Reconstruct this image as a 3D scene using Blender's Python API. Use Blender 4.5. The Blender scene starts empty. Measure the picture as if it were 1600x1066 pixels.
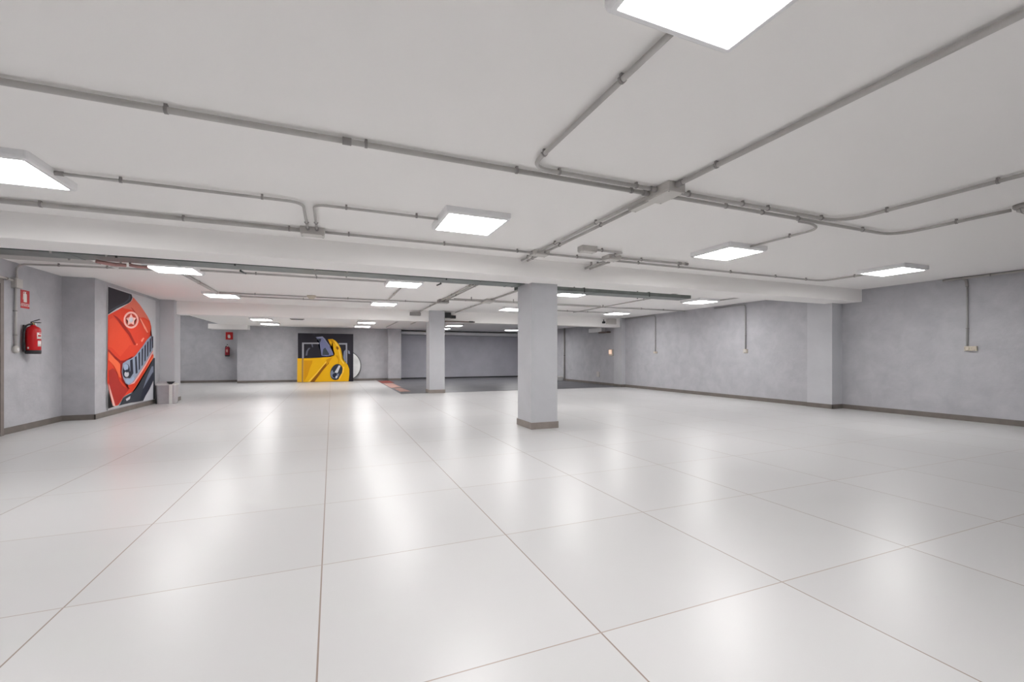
import bpy, bmesh, math, random
from mathutils import Vector, Matrix

# ------------------------------------------------------------------ camera, world, exposure
SC = bpy.context.scene
COL = SC.collection
R = math.radians

cam_data = bpy.data.cameras.new('camera')
cam_data.sensor_fit = 'HORIZONTAL'
cam_data.sensor_width = 36.0
cam_data.lens = 688.0 / 1600.0 * 36.0
cam_data.shift_y = (556.5 - 533.0) / 1600.0
cam_data.clip_start = 0.02
cam_data.clip_end = 200
cam = bpy.data.objects.new('camera', cam_data)
cam.location = (0, 0, 1.27)
cam.rotation_euler = (R(90), 0, -R(22.276))
COL.objects.link(cam)
SC.camera = cam

world = bpy.data.worlds.new('world')
SC.world = world
world.use_nodes = True
world.node_tree.nodes['Background'].inputs[0].default_value = (0.80, 0.82, 0.86, 1)
world.node_tree.nodes['Background'].inputs[1].default_value = 0.0

SC.view_settings.view_transform = 'Standard'
SC.view_settings.look = 'None'
SC.view_settings.gamma = 1.0
SC.view_settings.use_curve_mapping = False
SC.view_settings.exposure = 0.0
LIGHT_STRENGTH = 34.5
SC.cycles.use_denoising = True
SC.cycles.use_light_tree = True
SC.cycles.max_bounces = 14
SC.cycles.diffuse_bounces = 8
SC.cycles.glossy_bounces = 5
SC.cycles.sample_clamp_indirect = 6.0
SC.cycles.caustics_reflective = False

# ------------------------------------------------------------------ dimensions (metres; X right, Y into the room)
H_CEIL = 2.83          # main ceiling
H_FAR = 2.70           # lower ceiling beyond the second beam
TILE = 1.198
X_LEFT, X_STEP, X_RIGHT, X_MID = -4.88, -4.38, 11.5, 11.17
Y_BACK = -3.6

# ------------------------------------------------------------------ materials
def srgb(r, g, b):
    def f(v):
        v /= 255.0
        return v / 12.92 if v <= 0.04045 else ((v + 0.055) / 1.055) ** 2.4
    return (f(r), f(g), f(b), 1)

def new_mat(name):
    m = bpy.data.materials.new(name)
    m.use_nodes = True
    nt = m.node_tree
    return m, nt, nt.nodes['Principled BSDF']

def noise(nt, scale, detail=4, rough=0.6, vec=None, kind='Object'):
    tc = nt.nodes.new('ShaderNodeTexCoord')
    n = nt.nodes.new('ShaderNodeTexNoise')
    n.inputs['Scale'].default_value = scale
    n.inputs['Detail'].default_value = detail
    n.inputs['Roughness'].default_value = rough
    nt.links.new(tc.outputs[kind], n.inputs['Vector'])
    return n

def ramp(nt, src, c0, c1, p0=0.3, p1=0.7):
    r = nt.nodes.new('ShaderNodeValToRGB')
    r.color_ramp.elements[0].position = p0
    r.color_ramp.elements[1].position = p1
    r.color_ramp.elements[0].color = c0
    r.color_ramp.elements[1].color = c1
    nt.links.new(src, r.inputs[0])
    return r

def plain(name, col, rough=0.5, metal=0.0, var=0.05, scale=9.0, spec=0.5):
    """procedural paint: base colour with a faint mottle"""
    m, nt, b = new_mat(name)
    n = noise(nt, scale)
    lo = tuple(c * (1 - var) for c in col[:3]) + (1,)
    hi = tuple(min(1, c * (1 + var)) for c in col[:3]) + (1,)
    r = ramp(nt, n.outputs['Fac'], lo, hi)
    nt.links.new(r.outputs[0], b.inputs['Base Color'])
    b.inputs['Roughness'].default_value = rough
    b.inputs['Metallic'].default_value = metal
    b.inputs['Specular IOR Level'].default_value = spec
    return m

def plaster(name, c0, c1, bump=0.4, scale=2.6):
    m, nt, b = new_mat(name)
    n1 = noise(nt, scale, 8, 0.62)
    n1.inputs['Distortion'].default_value = 0.35
    r = ramp(nt, n1.outputs['Fac'], c0, c1, 0.32, 0.68)
    nt.links.new(r.outputs[0], b.inputs['Base Color'])
    n2 = noise(nt, 14.0, 6, 0.6)
    bp = nt.nodes.new('ShaderNodeBump')
    bp.inputs['Strength'].default_value = bump
    bp.inputs['Distance'].default_value = 0.01
    nt.links.new(n2.outputs['Fac'], bp.inputs['Height'])
    nt.links.new(bp.outputs[0], b.inputs['Normal'])
    b.inputs['Roughness'].default_value = 0.75
    b.inputs['Specular IOR Level'].default_value = 0.25
    return m

M = {}
M['wall'] = plaster('grey_plaster', (0.405, 0.404, 0.432, 1), (0.48, 0.479, 0.506, 1))
M['column'] = plaster('grey_column_paint', (0.48, 0.485, 0.51, 1), (0.54, 0.545, 0.57, 1), 0.1, 0.9)
M['ceiling'] = plain('white_ceiling_paint', (0.94, 0.925, 0.91, 1), 0.85, 0, 0.004, 0.8, 0.2)
M['skirting'] = plain('brown_grey_skirting', (0.165, 0.145, 0.13, 1), 0.5, 0, 0.12, 5)
M['conduit'] = plain('grey_pvc_conduit', (0.47, 0.455, 0.44, 1), 0.45, 0, 0.04)
M['clip'] = plain('grey_clip_plastic', (0.30, 0.285, 0.275, 1), 0.5, 0, 0.04)
M['drop'] = plain('mid_grey_conduit', (0.34, 0.34, 0.335, 1), 0.45, 0, 0.04)
M['box'] = plain('pale_grey_box_plastic', (0.52, 0.50, 0.475, 1), 0.5, 0, 0.03)
M['boxlid'] = plain('pale_grey_lid_plastic', (0.60, 0.58, 0.55, 1), 0.45, 0, 0.03)
M['tray'] = plain('galvanised_steel_green_grey', (0.205, 0.228, 0.22, 1), 0.42, 0.3, 0.18, 4)
M['steel'] = plain('dark_steel', (0.10, 0.105, 0.105, 1), 0.45, 0.5, 0.1)
M['white_plastic'] = plain('white_plastic', (0.75, 0.75, 0.75, 1), 0.4, 0, 0.02)
M['frame_white'] = plain('white_enamel', (0.82, 0.82, 0.83, 1), 0.35, 0, 0.01)
M['socket'] = plain('cream_socket_plastic', (0.62, 0.57, 0.47, 1), 0.45, 0, 0.05)
M['beige'] = plain('beige_plastic', (0.58, 0.52, 0.44, 1), 0.5, 0, 0.05)
M['black_plastic'] = plain('black_plastic', (0.02, 0.02, 0.022, 1), 0.45, 0, 0.1)
M['ext_red'] = plain('extinguisher_red', srgb(190, 14, 24), 0.28, 0, 0.04)
M['ext_dark_red'] = plain('extinguisher_dark_red', srgb(140, 22, 38), 0.35, 0, 0.05)
M['sign_red'] = plain('sign_red', srgb(185, 22, 24), 0.45, 0, 0.03)
M['sign_white'] = plain('sign_white', (0.80, 0.76, 0.74, 1), 0.5, 0, 0.03)
M['brass'] = plain('brass', (0.55, 0.42, 0.20, 1), 0.35, 0.8, 0.05)
M['bin'] = plain('silver_grey_bin', (0.47, 0.45, 0.47, 1), 0.3, 0.35, 0.05)
M['bin_pale'] = plain('pale_bin_strip', (0.66, 0.66, 0.65, 1), 0.35, 0, 0.03)
M['ramp'] = plain('dark_grey_floor_paint', (0.125, 0.125, 0.137, 1), 0.45, 0, 0.15, 1.5)
M['shutter'] = plain('grey_blue_door_steel', (0.42, 0.42, 0.47, 1), 0.5, 0, 0.08, 1.2)
M['rubber'] = plain('black_rubber', (0.025, 0.025, 0.028, 1), 0.7, 0, 0.1)
M['red_mark'] = plain('worn_red_paint', (0.30, 0.07, 0.055, 1), 0.6, 0, 0.35, 6)
M['pink_mark'] = plain('faded_pink_paint', (0.45, 0.26, 0.22, 1), 0.6, 0, 0.2, 6)
M['red_cable'] = plain('red_cable_sheath', (0.50, 0.27, 0.25, 1), 0.5, 0, 0.15, 12)
M['door_frame'] = plain('brown_grey_door', (0.20, 0.175, 0.16, 1), 0.5, 0, 0.1)
M['disc'] = plain('pearl_disc', (0.78, 0.79, 0.79, 1), 0.3, 0.0, 0.14, 1.6)
M['brown'] = plain('brown_metal', (0.13, 0.09, 0.075, 1), 0.5, 0, 0.1)

# diffuser: a lamp, so it emits
m, nt, b = new_mat('led_diffuser')
b.inputs['Base Color'].default_value = (0.9, 0.9, 0.9, 1)
b.inputs['Emission Color'].default_value = (1.0, 0.985, 0.97, 1)
b.inputs['Emission Strength'].default_value = LIGHT_STRENGTH
M['diffuser'] = m
m, nt, b = new_mat('warm_indicator')
b.inputs['Base Color'].default_value = (0.9, 0.6, 0.45, 1)
b.inputs['Emission Color'].default_value = (1.0, 0.66, 0.5, 1)
b.inputs['Emission Strength'].default_value = 0.7
M['indicator'] = m

# floor: big glossy white tiles with thin joints
def floor_material():
    m, nt, b = new_mat('glossy_white_tiles')
    L = nt.links.new
    tc = nt.nodes.new('ShaderNodeTexCoord')
    sp = nt.nodes.new('ShaderNodeSeparateXYZ')
    L(tc.outputs['Object'], sp.inputs[0])
    def math_node(op, a, bb=None):
        n = nt.nodes.new('ShaderNodeMath')
        n.operation = op
        for k, v in enumerate((a, bb)):
            if v is None: continue
            if isinstance(v, (int, float)): n.inputs[k].default_value = v
            else: L(v, n.inputs[k])
        return n.outputs[0]
    def joint(axis, off, half):
        u = math_node('DIVIDE', math_node('SUBTRACT', axis, off), TILE)
        d = math_node('ABSOLUTE', math_node('SUBTRACT', u, math_node('ROUND', u)))
        return math_node('LESS_THAN', math_node('MULTIPLY', d, TILE), half), u
    jx, ux = joint(sp.outputs[0], -1.252, 0.0038)
    jy, uy = joint(sp.outputs[1], 1.715, 0.0031)
    # each tile a hair different
    cx = nt.nodes.new('ShaderNodeCombineXYZ')
    L(math_node('FLOOR', ux), cx.inputs[0])
    L(math_node('FLOOR', uy), cx.inputs[1])
    wn = nt.nodes.new('ShaderNodeTexWhiteNoise')
    wn.noise_dimensions = '2D'
    L(cx.outputs[0], wn.inputs['Vector'])
    r0 = ramp(nt, wn.outputs['Value'], (0.532, 0.528, 0.531, 1), (0.560, 0.556, 0.559, 1), 0, 1)
    mixx = nt.nodes.new('ShaderNodeMix'); mixx.data_type = 'RGBA'
    L(jx, mixx.inputs[0]); L(r0.outputs[0], mixx.inputs[6]); mixx.inputs[7].default_value = (0.27, 0.21, 0.18, 1)
    mixy = nt.nodes.new('ShaderNodeMix'); mixy.data_type = 'RGBA'
    L(jy, mixy.inputs[0]); L(mixx.outputs[2], mixy.inputs[6]); mixy.inputs[7].default_value = (0.36, 0.295, 0.26, 1)
    # few dark specks and scuffs
    vo = nt.nodes.new('ShaderNodeTexVoronoi')
    vo.inputs['Scale'].default_value = 0.95
    L(tc.outputs['Object'], vo.inputs['Vector'])
    spk = math_node('LESS_THAN', vo.outputs['Distance'], 0.009)
    mixs = nt.nodes.new('ShaderNodeMix'); mixs.data_type = 'RGBA'
    L(math_node('MULTIPLY', spk, 0.7), mixs.inputs[0]); L(mixy.outputs[2], mixs.inputs[6]); mixs.inputs[7].default_value = (0.2, 0.18, 0.17, 1)
    L(mixs.outputs[2], b.inputs['Base Color'])
    nz = noise(nt, 0.9, 3)
    rr = nt.nodes.new('ShaderNodeMapRange')
    rr.inputs['To Min'].default_value = 0.295
    rr.inputs['To Max'].default_value = 0.325
    L(nz.outputs['Fac'], rr.inputs['Value'])
    L(rr.outputs[0], b.inputs['Roughness'])
    b.inputs['Specular IOR Level'].default_value = 0.32
    nb = noise(nt, 3.0, 2)
    bp = nt.nodes.new('ShaderNodeBump')
    bp.inputs['Strength'].default_value = 0.03
    bp.inputs['Distance'].default_value = 0.01
    L(nb.outputs['Fac'], bp.inputs['Height'])
    L(bp.outputs[0], b.inputs['Normal'])
    return m
M['floor'] = floor_material()

# ------------------------------------------------------------------ helpers
def bx(bm, x0, x1, y0, y1, z0, z1, bev=0.0, seg=2):
    r = bmesh.ops.create_cube(bm, size=1.0)
    vs = r['verts']
    bmesh.ops.scale(bm, vec=(x1 - x0, y1 - y0, z1 - z0), verts=vs)
    bmesh.ops.translate(bm, vec=((x0 + x1) / 2, (y0 + y1) / 2, (z0 + z1) / 2), verts=vs)
    if bev > 0:
        es = list({e for v in vs for e in v.link_edges})
        bmesh.ops.bevel(bm, geom=es, offset=bev, segments=seg, affect='EDGES', profile=0.5)
    return bm

def box(*a, **k):
    return bx(bmesh.new(), *a, **k)

def prism(bm, pts, z0, z1):
    """vertical prism over a plan polygon (counter-clockwise)"""
    lo = [bm.verts.new((x, y, z0)) for x, y in pts]
    hi = [bm.verts.new((x, y, z1)) for x, y in pts]
    n = len(pts)
    bm.faces.new(list(reversed(lo)))
    bm.faces.new(hi)
    for i in range(n):
        j = (i + 1) % n
        bm.faces.new((lo[i], lo[j], hi[j], hi[i]))
    return bm

def fillet(pts, rad, n=8):
    pts = [Vector(p) for p in pts]
    out = [pts[0]]
    for i in range(1, len(pts) - 1):
        a, b_, c = pts[i - 1], pts[i], pts[i + 1]
        u, v = (a - b_), (c - b_)
        lu, lv = u.length, v.length
        u.normalize(); v.normalize()
        d = min(rad, lu * 0.49, lv * 0.49)
        p0, p2 = b_ + u * d, b_ + v * d
        for k in range(n + 1):
            t = k / n
            # circular-looking corner from a quadratic with a slight pull
            out.append(p0 * (1 - t) ** 2 + (b_ * 0.9 + (p0 + p2) * 0.05) * 2 * t * (1 - t) + p2 * t * t)
    out.append(pts[-1])
    return out

def tube(bm, pts, r, seg=10, cap=True):
    pts = [Vector(p) for p in pts]
    rings = []
    t0 = (pts[1] - pts[0]).normalized()
    up = Vector((0, 0, 1)) if abs(t0.z) < 0.9 else Vector((1, 0, 0))
    nrm = (up - t0 * up.dot(t0)).normalized()
    for i, p in enumerate(pts):
        if i == 0: t = pts[1] - pts[0]
        elif i == len(pts) - 1: t = pts[-1] - pts[-2]
        else: t = (pts[i + 1] - pts[i]).normalized() + (pts[i] - pts[i - 1]).normalized()
        t.normalize()
        nrm = (nrm - t * nrm.dot(t)).normalized()
        bn = t.cross(nrm)
        rings.append([bm.verts.new(p + (nrm * math.cos(a) + bn * math.sin(a)) * r)
                      for a in (2 * math.pi * k / seg for k in range(seg))])
    for i in range(len(rings) - 1):
        for k in range(seg):
            j = (k + 1) % seg
            f = bm.faces.new((rings[i][k], rings[i][j], rings[i + 1][j], rings[i + 1][k]))
            f.smooth = True
    if cap:
        bm.faces.new(list(reversed(rings[0])))
        bm.faces.new(rings[-1])
    return bm

def lathe(bm, prof, seg=28, at=(0, 0, 0)):
    """profile [(r, z)] turned about a vertical axis at 'at'"""
    rings = []
    for r, zz in prof:
        r = max(r, 1e-4)
        rings.append([bm.verts.new((at[0] + r * math.cos(2 * math.pi * k / seg), at[1] + r * math.sin(2 * math.pi * k / seg), at[2] + zz)) for k in range(seg)])
    for i in range(len(rings) - 1):
        for k in range(seg):
            j = (k + 1) % seg
            f = bm.faces.new((rings[i][k], rings[i][j], rings[i + 1][j], rings[i + 1][k]))
            f.smooth = True
    bm.faces.new(list(reversed(rings[0])))
    bm.faces.new(rings[-1])
    return bm

def obj(name, bm, mat, parent=None, loc=None):
    bmesh.ops.recalc_face_normals(bm, faces=bm.faces)
    me = bpy.data.meshes.new(name)
    bm.to_mesh(me)
    bm.free()
    for mm in (mat if isinstance(mat, (list, tuple)) else [mat]):
        me.materials.append(M[mm] if isinstance(mm, str) else mm)
    o = bpy.data.objects.new(name, me)
    COL.objects.link(o)
    if loc: o.location = loc
    if parent: o.parent = parent
    return o

def tag(o, label, cat, group=None, kind=None):
    o['label'] = label
    o['category'] = cat
    if group: o['group'] = group
    if kind: o['kind'] = kind
    return o

def thing(name, label, cat, loc=(0, 0, 0), rz=0.0, group=None):
    o = bpy.data.objects.new(name, None)
    o.empty_display_size = 0.1
    COL.objects.link(o)
    o.location = loc
    o.rotation_euler = (0, 0, rz)
    return tag(o, label, cat, group)

def part(name, bm, mat, parent, label=None):
    """mesh part given in world coordinates, re-expressed in its parent's frame"""
    o = obj(name, bm, mat, parent)
    top = parent
    while top.parent: top = top.parent
    o.data.transform(Matrix.LocRotScale(top.location, top.rotation_euler, None).inverted())
    if label: o['label'] = label
    return o

def struct(name, bm, mat, label, cat):
    o = obj(name, bm, mat)
    return tag(o, label, cat, kind='structure')

def copy_tree(o, parent=None):
    c = o.copy()
    COL.objects.link(c)
    if parent: c.parent = parent
    for ch in o.children: copy_tree(ch, c)
    return c

# ------------------------------------------------------------------ floor and ceilings
FLOOR_T = 0.10
bm = bmesh.new()
prism(bm, [(-8.3, Y_BACK), (12.0, Y_BACK), (12.0, 15.05), (2.15, 15.05), (2.15, 27.6), (-8.3, 27.6)], -FLOOR_T, 0.0)
struct('floor', bm, 'floor', 'glossy white floor of large square tiles with thin joints', 'floor')
struct('floor_dark', box(2.15, 12.0, 15.05, 25.2, -FLOOR_T, 0.004), 'ramp', 'dark grey painted floor beyond the second column', 'floor')
struct('ceiling', box(-5.2, 12.0, Y_BACK - 0.1, 15.52, H_CEIL, H_CEIL + 0.2), 'ceiling', 'white painted main ceiling carrying the grey conduits', 'ceiling')
struct('ceiling_far', box(-4.65, 12.0, 15.5, 25.2, H_FAR, H_FAR + 0.35), 'ceiling', 'lower white ceiling beyond the second beam', 'ceiling')
struct('ceiling_bay', box(-8.3, -4.6, 15.4, 27.6, 3.45, 3.6), 'ceiling', 'raised ceiling over the far left bay', 'ceiling')

def beam(name, x0, x1, y0, y1, z0, label):
    bm = box(x0, x1, y0, y1, z0, H_CEIL + 0.02, bev=0.008, seg=2)
    return struct(name, bm, 'ceiling', label, 'beam')
beam('beam', -4.95, 11.62, 6.44, 7.05, 2.54, 'wide white ceiling beam resting over the nearer grey column')
beam('beam', -4.45, 11.3, 15.08, 15.52, 2.455, 'white ceiling beam behind the farther grey column')

# ------------------------------------------------------------------ walls
T = 0.2
struct('wall_left', box(X_LEFT - T, X_LEFT, Y_BACK, 11.3, 0, H_CEIL), 'wall', 'grey plaster left wall with the fire extinguisher nearest the camera', 'wall')
struct('wall_step', box(X_LEFT - T, X_STEP, 11.3, 14.9, 0, H_CEIL), 'wall', 'grey plaster wall projection carrying the orange car poster', 'wall')
struct('wall_pilaster', box(X_LEFT - T, -4.05, 14.9, 15.42, 0, H_CEIL), 'column', 'pale grey pilaster behind the litter bin', 'wall')
struct('wall_back', box(-5.2, 12.0, Y_BACK - T, Y_BACK, 0, H_CEIL), 'wall', 'grey wall behind the camera', 'wall')
struct('wall_right', box(X_RIGHT, X_RIGHT + T, Y_BACK, 6.95, 0, H_CEIL), 'wall', 'grey plaster right wall nearest the camera', 'wall')
struct('wall_right_pilaster', box(11.12, X_RIGHT + T, 6.87, 7.47, 0, H_CEIL), 'column', 'grey pilaster on the right wall below the wide beam end', 'wall')
struct('wall_right_middle', box(X_MID, X_RIGHT + T, 7.47, 15.0, 0, H_CEIL), 'wall', 'grey plaster right wall between the two pilasters with two conduit drops', 'wall')
struct('wall_right_far_pilaster', box(10.98, X_RIGHT + T, 14.98, 15.5, 0, H_CEIL), 'column', 'narrow grey pilaster at the right end of the second beam', 'wall')
struct('wall_right_far', box(11.1, X_RIGHT + T, 15.5, 25.2, 0, H_CEIL), 'wall', 'shaded grey wall to the right of the dark floor', 'wall')
bm = prism(bmesh.new(), [(-8.3, 25.12), (-6.12, 25.05), (-4.1, 25.0), (-4.1, 25.3), (-8.3, 25.4)], 0, 3.5)
struct('wall_far_left', bm, 'wall', 'far grey wall behind the smaller fire extinguisher', 'wall')
struct('wall_far', box(-4.1, 3.4, 24.0, 25.2, 0, H_FAR), 'wall', 'far grey wall behind the yellow car poster', 'wall')
struct('wall_far_pilaster', box(2.72, 3.38, 23.6, 24.02, 0, H_FAR), 'wall', 'grey pilaster between the yellow car poster wall and the wide grey door', 'wall')
struct('wall_far_right', box(3.38, 11.2, 24.8, 25.2, 0, H_FAR), 'wall', 'grey wall around the wide grey door', 'wall')
struct('wall_bay', box(-8.5, -8.3, 15.4, 27.6, 0, 3.5), 'wall', 'side wall of the far left bay', 'wall')
struct('wall_bay_front', box(-8.3, X_LEFT - T + 0.02, 15.3, 15.42, 0, 3.5), 'wall', 'front wall of the far left bay', 'wall')

# skirting boards
SK_H, SK_T = 0.105, 0.015
def skirting(name, pts, label):
    bm = bmesh.new()
    for (x0, y0), (x1, y1) in zip(pts[:-1], pts[1:]):
        d = Vector((x1 - x0, y1 - y0, 0)).normalized()
        n = Vector((d.y, -d.x, 0)) * SK_T
        # extend corners so the runs mitre over each other
        a = Vector((x0, y0, 0)) - d * (SK_T if (x0, y0) != pts[0] else 0)
        b_ = Vector((x1, y1, 0)) + d * (SK_T if (x1, y1) != pts[-1] else 0)
        prism(bm, [(a.x, a.y), (a.x + n.x, a.y + n.y), (b_.x + n.x, b_.y + n.y), (b_.x, b_.y)], 0.0, SK_H)
    return struct(name, bm, 'skirting', label, 'skirting board')
skirting('baseboard_left', [(X_LEFT, 9.58), (X_LEFT, 11.3), (X_STEP, 11.3), (X_STEP, 14.9)], 'brown grey skirting along the left wall and poster wall')
skirting('baseboard_left_pilaster', [(X_STEP, 14.9), (-4.05, 14.9), (-4.05, 15.42)], 'brown grey skirting round the pilaster behind the bin')
skirting('baseboard_right', [(X_MID, 15.0), (X_MID, 7.47), (11.12, 7.47), (11.12, 6.87), (X_RIGHT, 6.87), (X_RIGHT, Y_BACK)], 'brown grey skirting along the right wall')
skirting('baseboard_right_far', [(11.1, 24.7), (11.1, 15.5), (10.98, 15.5), (10.98, 14.98), (X_MID, 14.98)], 'dark skirting along the wall right of the dark floor')
skirting('baseboard_far', [(-8.3, 25.12), (-6.12, 25.05), (-4.1, 25.0)], 'thin dark skirting below the smaller fire extinguisher')
skirting('baseboard_far_poster', [(-4.1, 24.0), (2.72, 24.0), (2.72, 23.6), (3.38, 23.6)], 'thin dark skirting on the far wall behind the yellow car poster')

# columns
def column(x0, x1, y0, y1, label, base=True):
    o = struct('column', box(x0, x1, y0, y1, 0, H_CEIL, bev=0.006, seg=2), 'column', label, 'column')
    bm = bmesh.new()
    t = 0.016
    for a in ((x0 - t, x1 + t, y0 - t, y0), (x0 - t, x1 + t, y1, y1 + t), (x0 - t, x0, y0, y1), (x1, x1 + t, y0, y1)):
        bx(bm, *a, 0.0, 0.115, bev=0.003, seg=1)
    part('skirting', bm, 'column_skirting' if base else 'skirting', o)
    return o
M['column_skirting'] = plain('beige_grey_skirting', (0.27, 0.235, 0.215, 1), 0.5, 0, 0.12, 5)
column(3.2, 3.705, 6.92, 7.53, 'large square grey column nearest the camera with beige skirting')
column(3.09, 3.62, 14.97, 15.53, 'farther square grey column at the edge of the dark floor')

# door at the far left edge of the picture
d = struct('door_1', box(-4.95, -4.835, 8.35, 8.43, 0, 2.5), 'door_frame', 'brown grey door at the left edge of the photo', 'door')
bm = box(-4.95, -4.835, 9.49, 9.57, 0, 2.5)
bx(bm, -4.95, -4.835, 8.43, 9.49, 2.42, 2.5)
obj('frame', bm, 'door_frame', d)
obj('door_leaf', box(-4.90, -4.855, 8.43, 9.49, 0.008, 2.42, bev=0.004), 'door_frame', d)
h = bmesh.new()
tube(h, [(-4.855, 8.52, 1.02), (-4.80, 8.52, 1.02), (-4.80, 8.65, 1.02)], 0.011, 10)
obj('handle', h, 'steel', d)

# wide grey door at the back of the dark floor
d = struct('door_2', box(3.5, 11.0, 24.74, 24.8, 0.06, 2.44), 'shutter', 'wide flat grey door at the back of the dark floor', 'door')
obj('rubber_seal', box(3.5, 11.0, 24.72, 24.8, 0.004, 0.07, bev=0.004), 'rubber', d)
t = thing('shutter_box', 'long white housing above the wide grey door', 'shutter housing', (7.2, 24.6, 2.45))
part('housing', box(3.42, 11.05, 24.35, 24.798, 2.455, 2.62, bev=0.02), 'frame_white', t)
part('guide_rail', box(3.42, 3.5, 24.7, 24.8, 0.004, 2.45), 'shutter', t)
part('guide_rail', box(11.0, 11.08, 24.7, 24.8, 0.004, 2.45), 'shutter', t)

# white soffit box at the far left
struct('soffit', box(-5.1, -3.57, 23.3, 23.98, 2.5, H_FAR + 0.02, bev=0.008), 'ceiling', 'white boxed soffit above the smaller fire extinguisher', 'soffit')

# ------------------------------------------------------------------ ceiling lights
def make_light(label, loc, group):
    t = thing('ceiling_light', label, 'ceiling light', loc, 0, group)
    s, g = 0.366, 0.320
    bm = bmesh.new()
    # frame: flared housing ring open in the middle, rounded outer lower edge
    outer = [(s, 0.0), (s, -0.045), (s - 0.006, -0.060), (s - 0.018, -0.068), (g + 0.004, -0.070), (g, -0.066)]
    rings = []
    for hs, zz in outer:
        rad = 0.022
        ring = []
        for cx, cy, a0 in ((1, 1, 0), (-1, 1, 90), (-1, -1, 180), (1, -1, 270)):
            rr = rad * (hs / s) if hs > g + 0.01 else 0.004
            for k in range(4):
                a = R(a0 + 30 * k)
                ring.append(bm.verts.new((cx * (hs - rr) + rr * math.cos(a), cy * (hs - rr) + rr * math.sin(a), zz)))
        rings.append(ring)
    n = len(rings[0])
    for i in range(len(rings) - 1):
        for k in range(n):
            j = (k + 1) % n
            bm.faces.new((rings[i][k], rings[i][j], rings[i + 1][j], rings[i + 1][k]))
    bm.faces.new(rings[0])
    obj('frame', bm, 'frame_white', t)
    obj('diffuser', box(-g, g, -g, g, -0.068, -0.058), 'diffuser', t)
    return t

LG = 'square ceiling lights'
spots = [
    (1.46, 1.26, H_CEIL, 'large square ceiling light cut by the top edge of the photo'),
    (1.46, 4.83, H_CEIL, 'square ceiling light between the junction box and the left wide beam'),
    (-2.50, 4.85, H_CEIL, 'square ceiling light cut by the left edge of the photo'),
    (5.38, 4.78, H_CEIL, 'square ceiling light right of the nearest column, before the wide beam'),
    (9.22, 4.68, H_CEIL, 'square ceiling light nearest the right wall, before the wide beam'),
    (-2.53, 9.35, H_CEIL, 'square ceiling light beside the red pieces under the cable tray'),
    (-2.53, 12.92, H_CEIL, 'square ceiling light close before the pilaster with the litter bin'),
    (1.40, 9.42, H_CEIL, 'square ceiling light just behind the cable tray, left of the nearest column'),
    (1.40, 13.22, H_CEIL, 'square ceiling light before the second beam, left of the farther column'),
    (5.40, 9.35, H_CEIL, 'square ceiling light touching the right side of the nearest column in view'),
    (5.38, 13.15, H_CEIL, 'square ceiling light peeping out left of the nearest column'),
    (9.48, 9.35, H_CEIL, 'square ceiling light by the right wall beyond the end of the cable tray'),
    (9.36, 13.05, H_CEIL, 'square ceiling light before the narrow pilaster at the second beam'),
    (-2.45, 18.95, H_FAR, 'small far ceiling light above the smaller extinguisher wall, nearer of the left pair'),
    (-2.45, 21.45, H_FAR, 'small far ceiling light above the smaller extinguisher wall, farther of the left pair'),
    (1.33, 19.05, H_FAR, 'small far ceiling light right of the yellow poster top, nearer of the pair'),
    (1.33, 21.6, H_FAR, 'small far ceiling light right of the yellow poster top, farther of the pair'),
    (5.15, 19.5, H_FAR, 'small far ceiling light right of the farther column, nearer of the pair'),
    (5.15, 21.7, H_FAR, 'small far ceiling light half hidden by the farther column'),
    (8.95, 19.4, H_FAR, 'far ceiling light over the dark floor, hidden by the nearest column'),
    (8.85, 21.6, H_FAR, 'small far ceiling light close left of the nearest column over the dark floor'),
]
proto = None
for x, y, zc, lab in spots:
    if proto is None:
        t = proto = make_light(lab, (x, y, zc), LG)
    else:
        t = copy_tree(proto)
        t.location = (x, y, zc)
        t['label'] = lab
t = copy_tree(proto)  # unseen lamp added to brighten the far left bay wall
t.location = (-6.5, 22.7, 3.45)
t['label'] = 'added ceiling light in the far left bay, unseen behind the pilaster'
# two unseen lights added beside and behind the camera to brighten the near room
for x, y, lab in ((1.46, -2.3, 'added square ceiling light, unseen behind the camera'), (-2.5, 1.24, 'added square ceiling light, unseen to the left of the camera')):
    t = copy_tree(proto)
    t.location = (x, y, H_CEIL)
    t['label'] = lab

# ------------------------------------------------------------------ conduits
ZC = 2.796
def clip_bm(p, dvec, r, up=Vector((0, 0, 1)), reach=0.034):
    """saddle clip: a band round the pipe, two ears and a stem back to the surface"""
    bm = bmesh.new()
    p, dvec = Vector(p), Vector(dvec).normalized()
    tube(bm, [p - dvec * 0.010, p + dvec * 0.010], r + 0.0045, 12)
    side = dvec.cross(up).normalized()
    def slab(c, a, b_, h):
        vs = []
        for sa in (-1, 1):
            for sb in (-1, 1):
                for sh in (-1, 1):
                    vs.append(bm.verts.new(c + dvec * a * sa + side * b_ * sb + up * h * sh))
        for f in ((0, 1, 3, 2), (4, 6, 7, 5), (0, 4, 5, 1), (2, 3, 7, 6), (0, 2, 6, 4), (1, 5, 7, 3)):
            bm.faces.new([vs[i] for i in f])
    slab(p + up * (reach * 0.5), 0.009, r * 0.75, reach * 0.5)
    slab(p - side * 0.0 + up * (r * 0.2), 0.006, r + 0.010, 0.004)
    return bm

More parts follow.
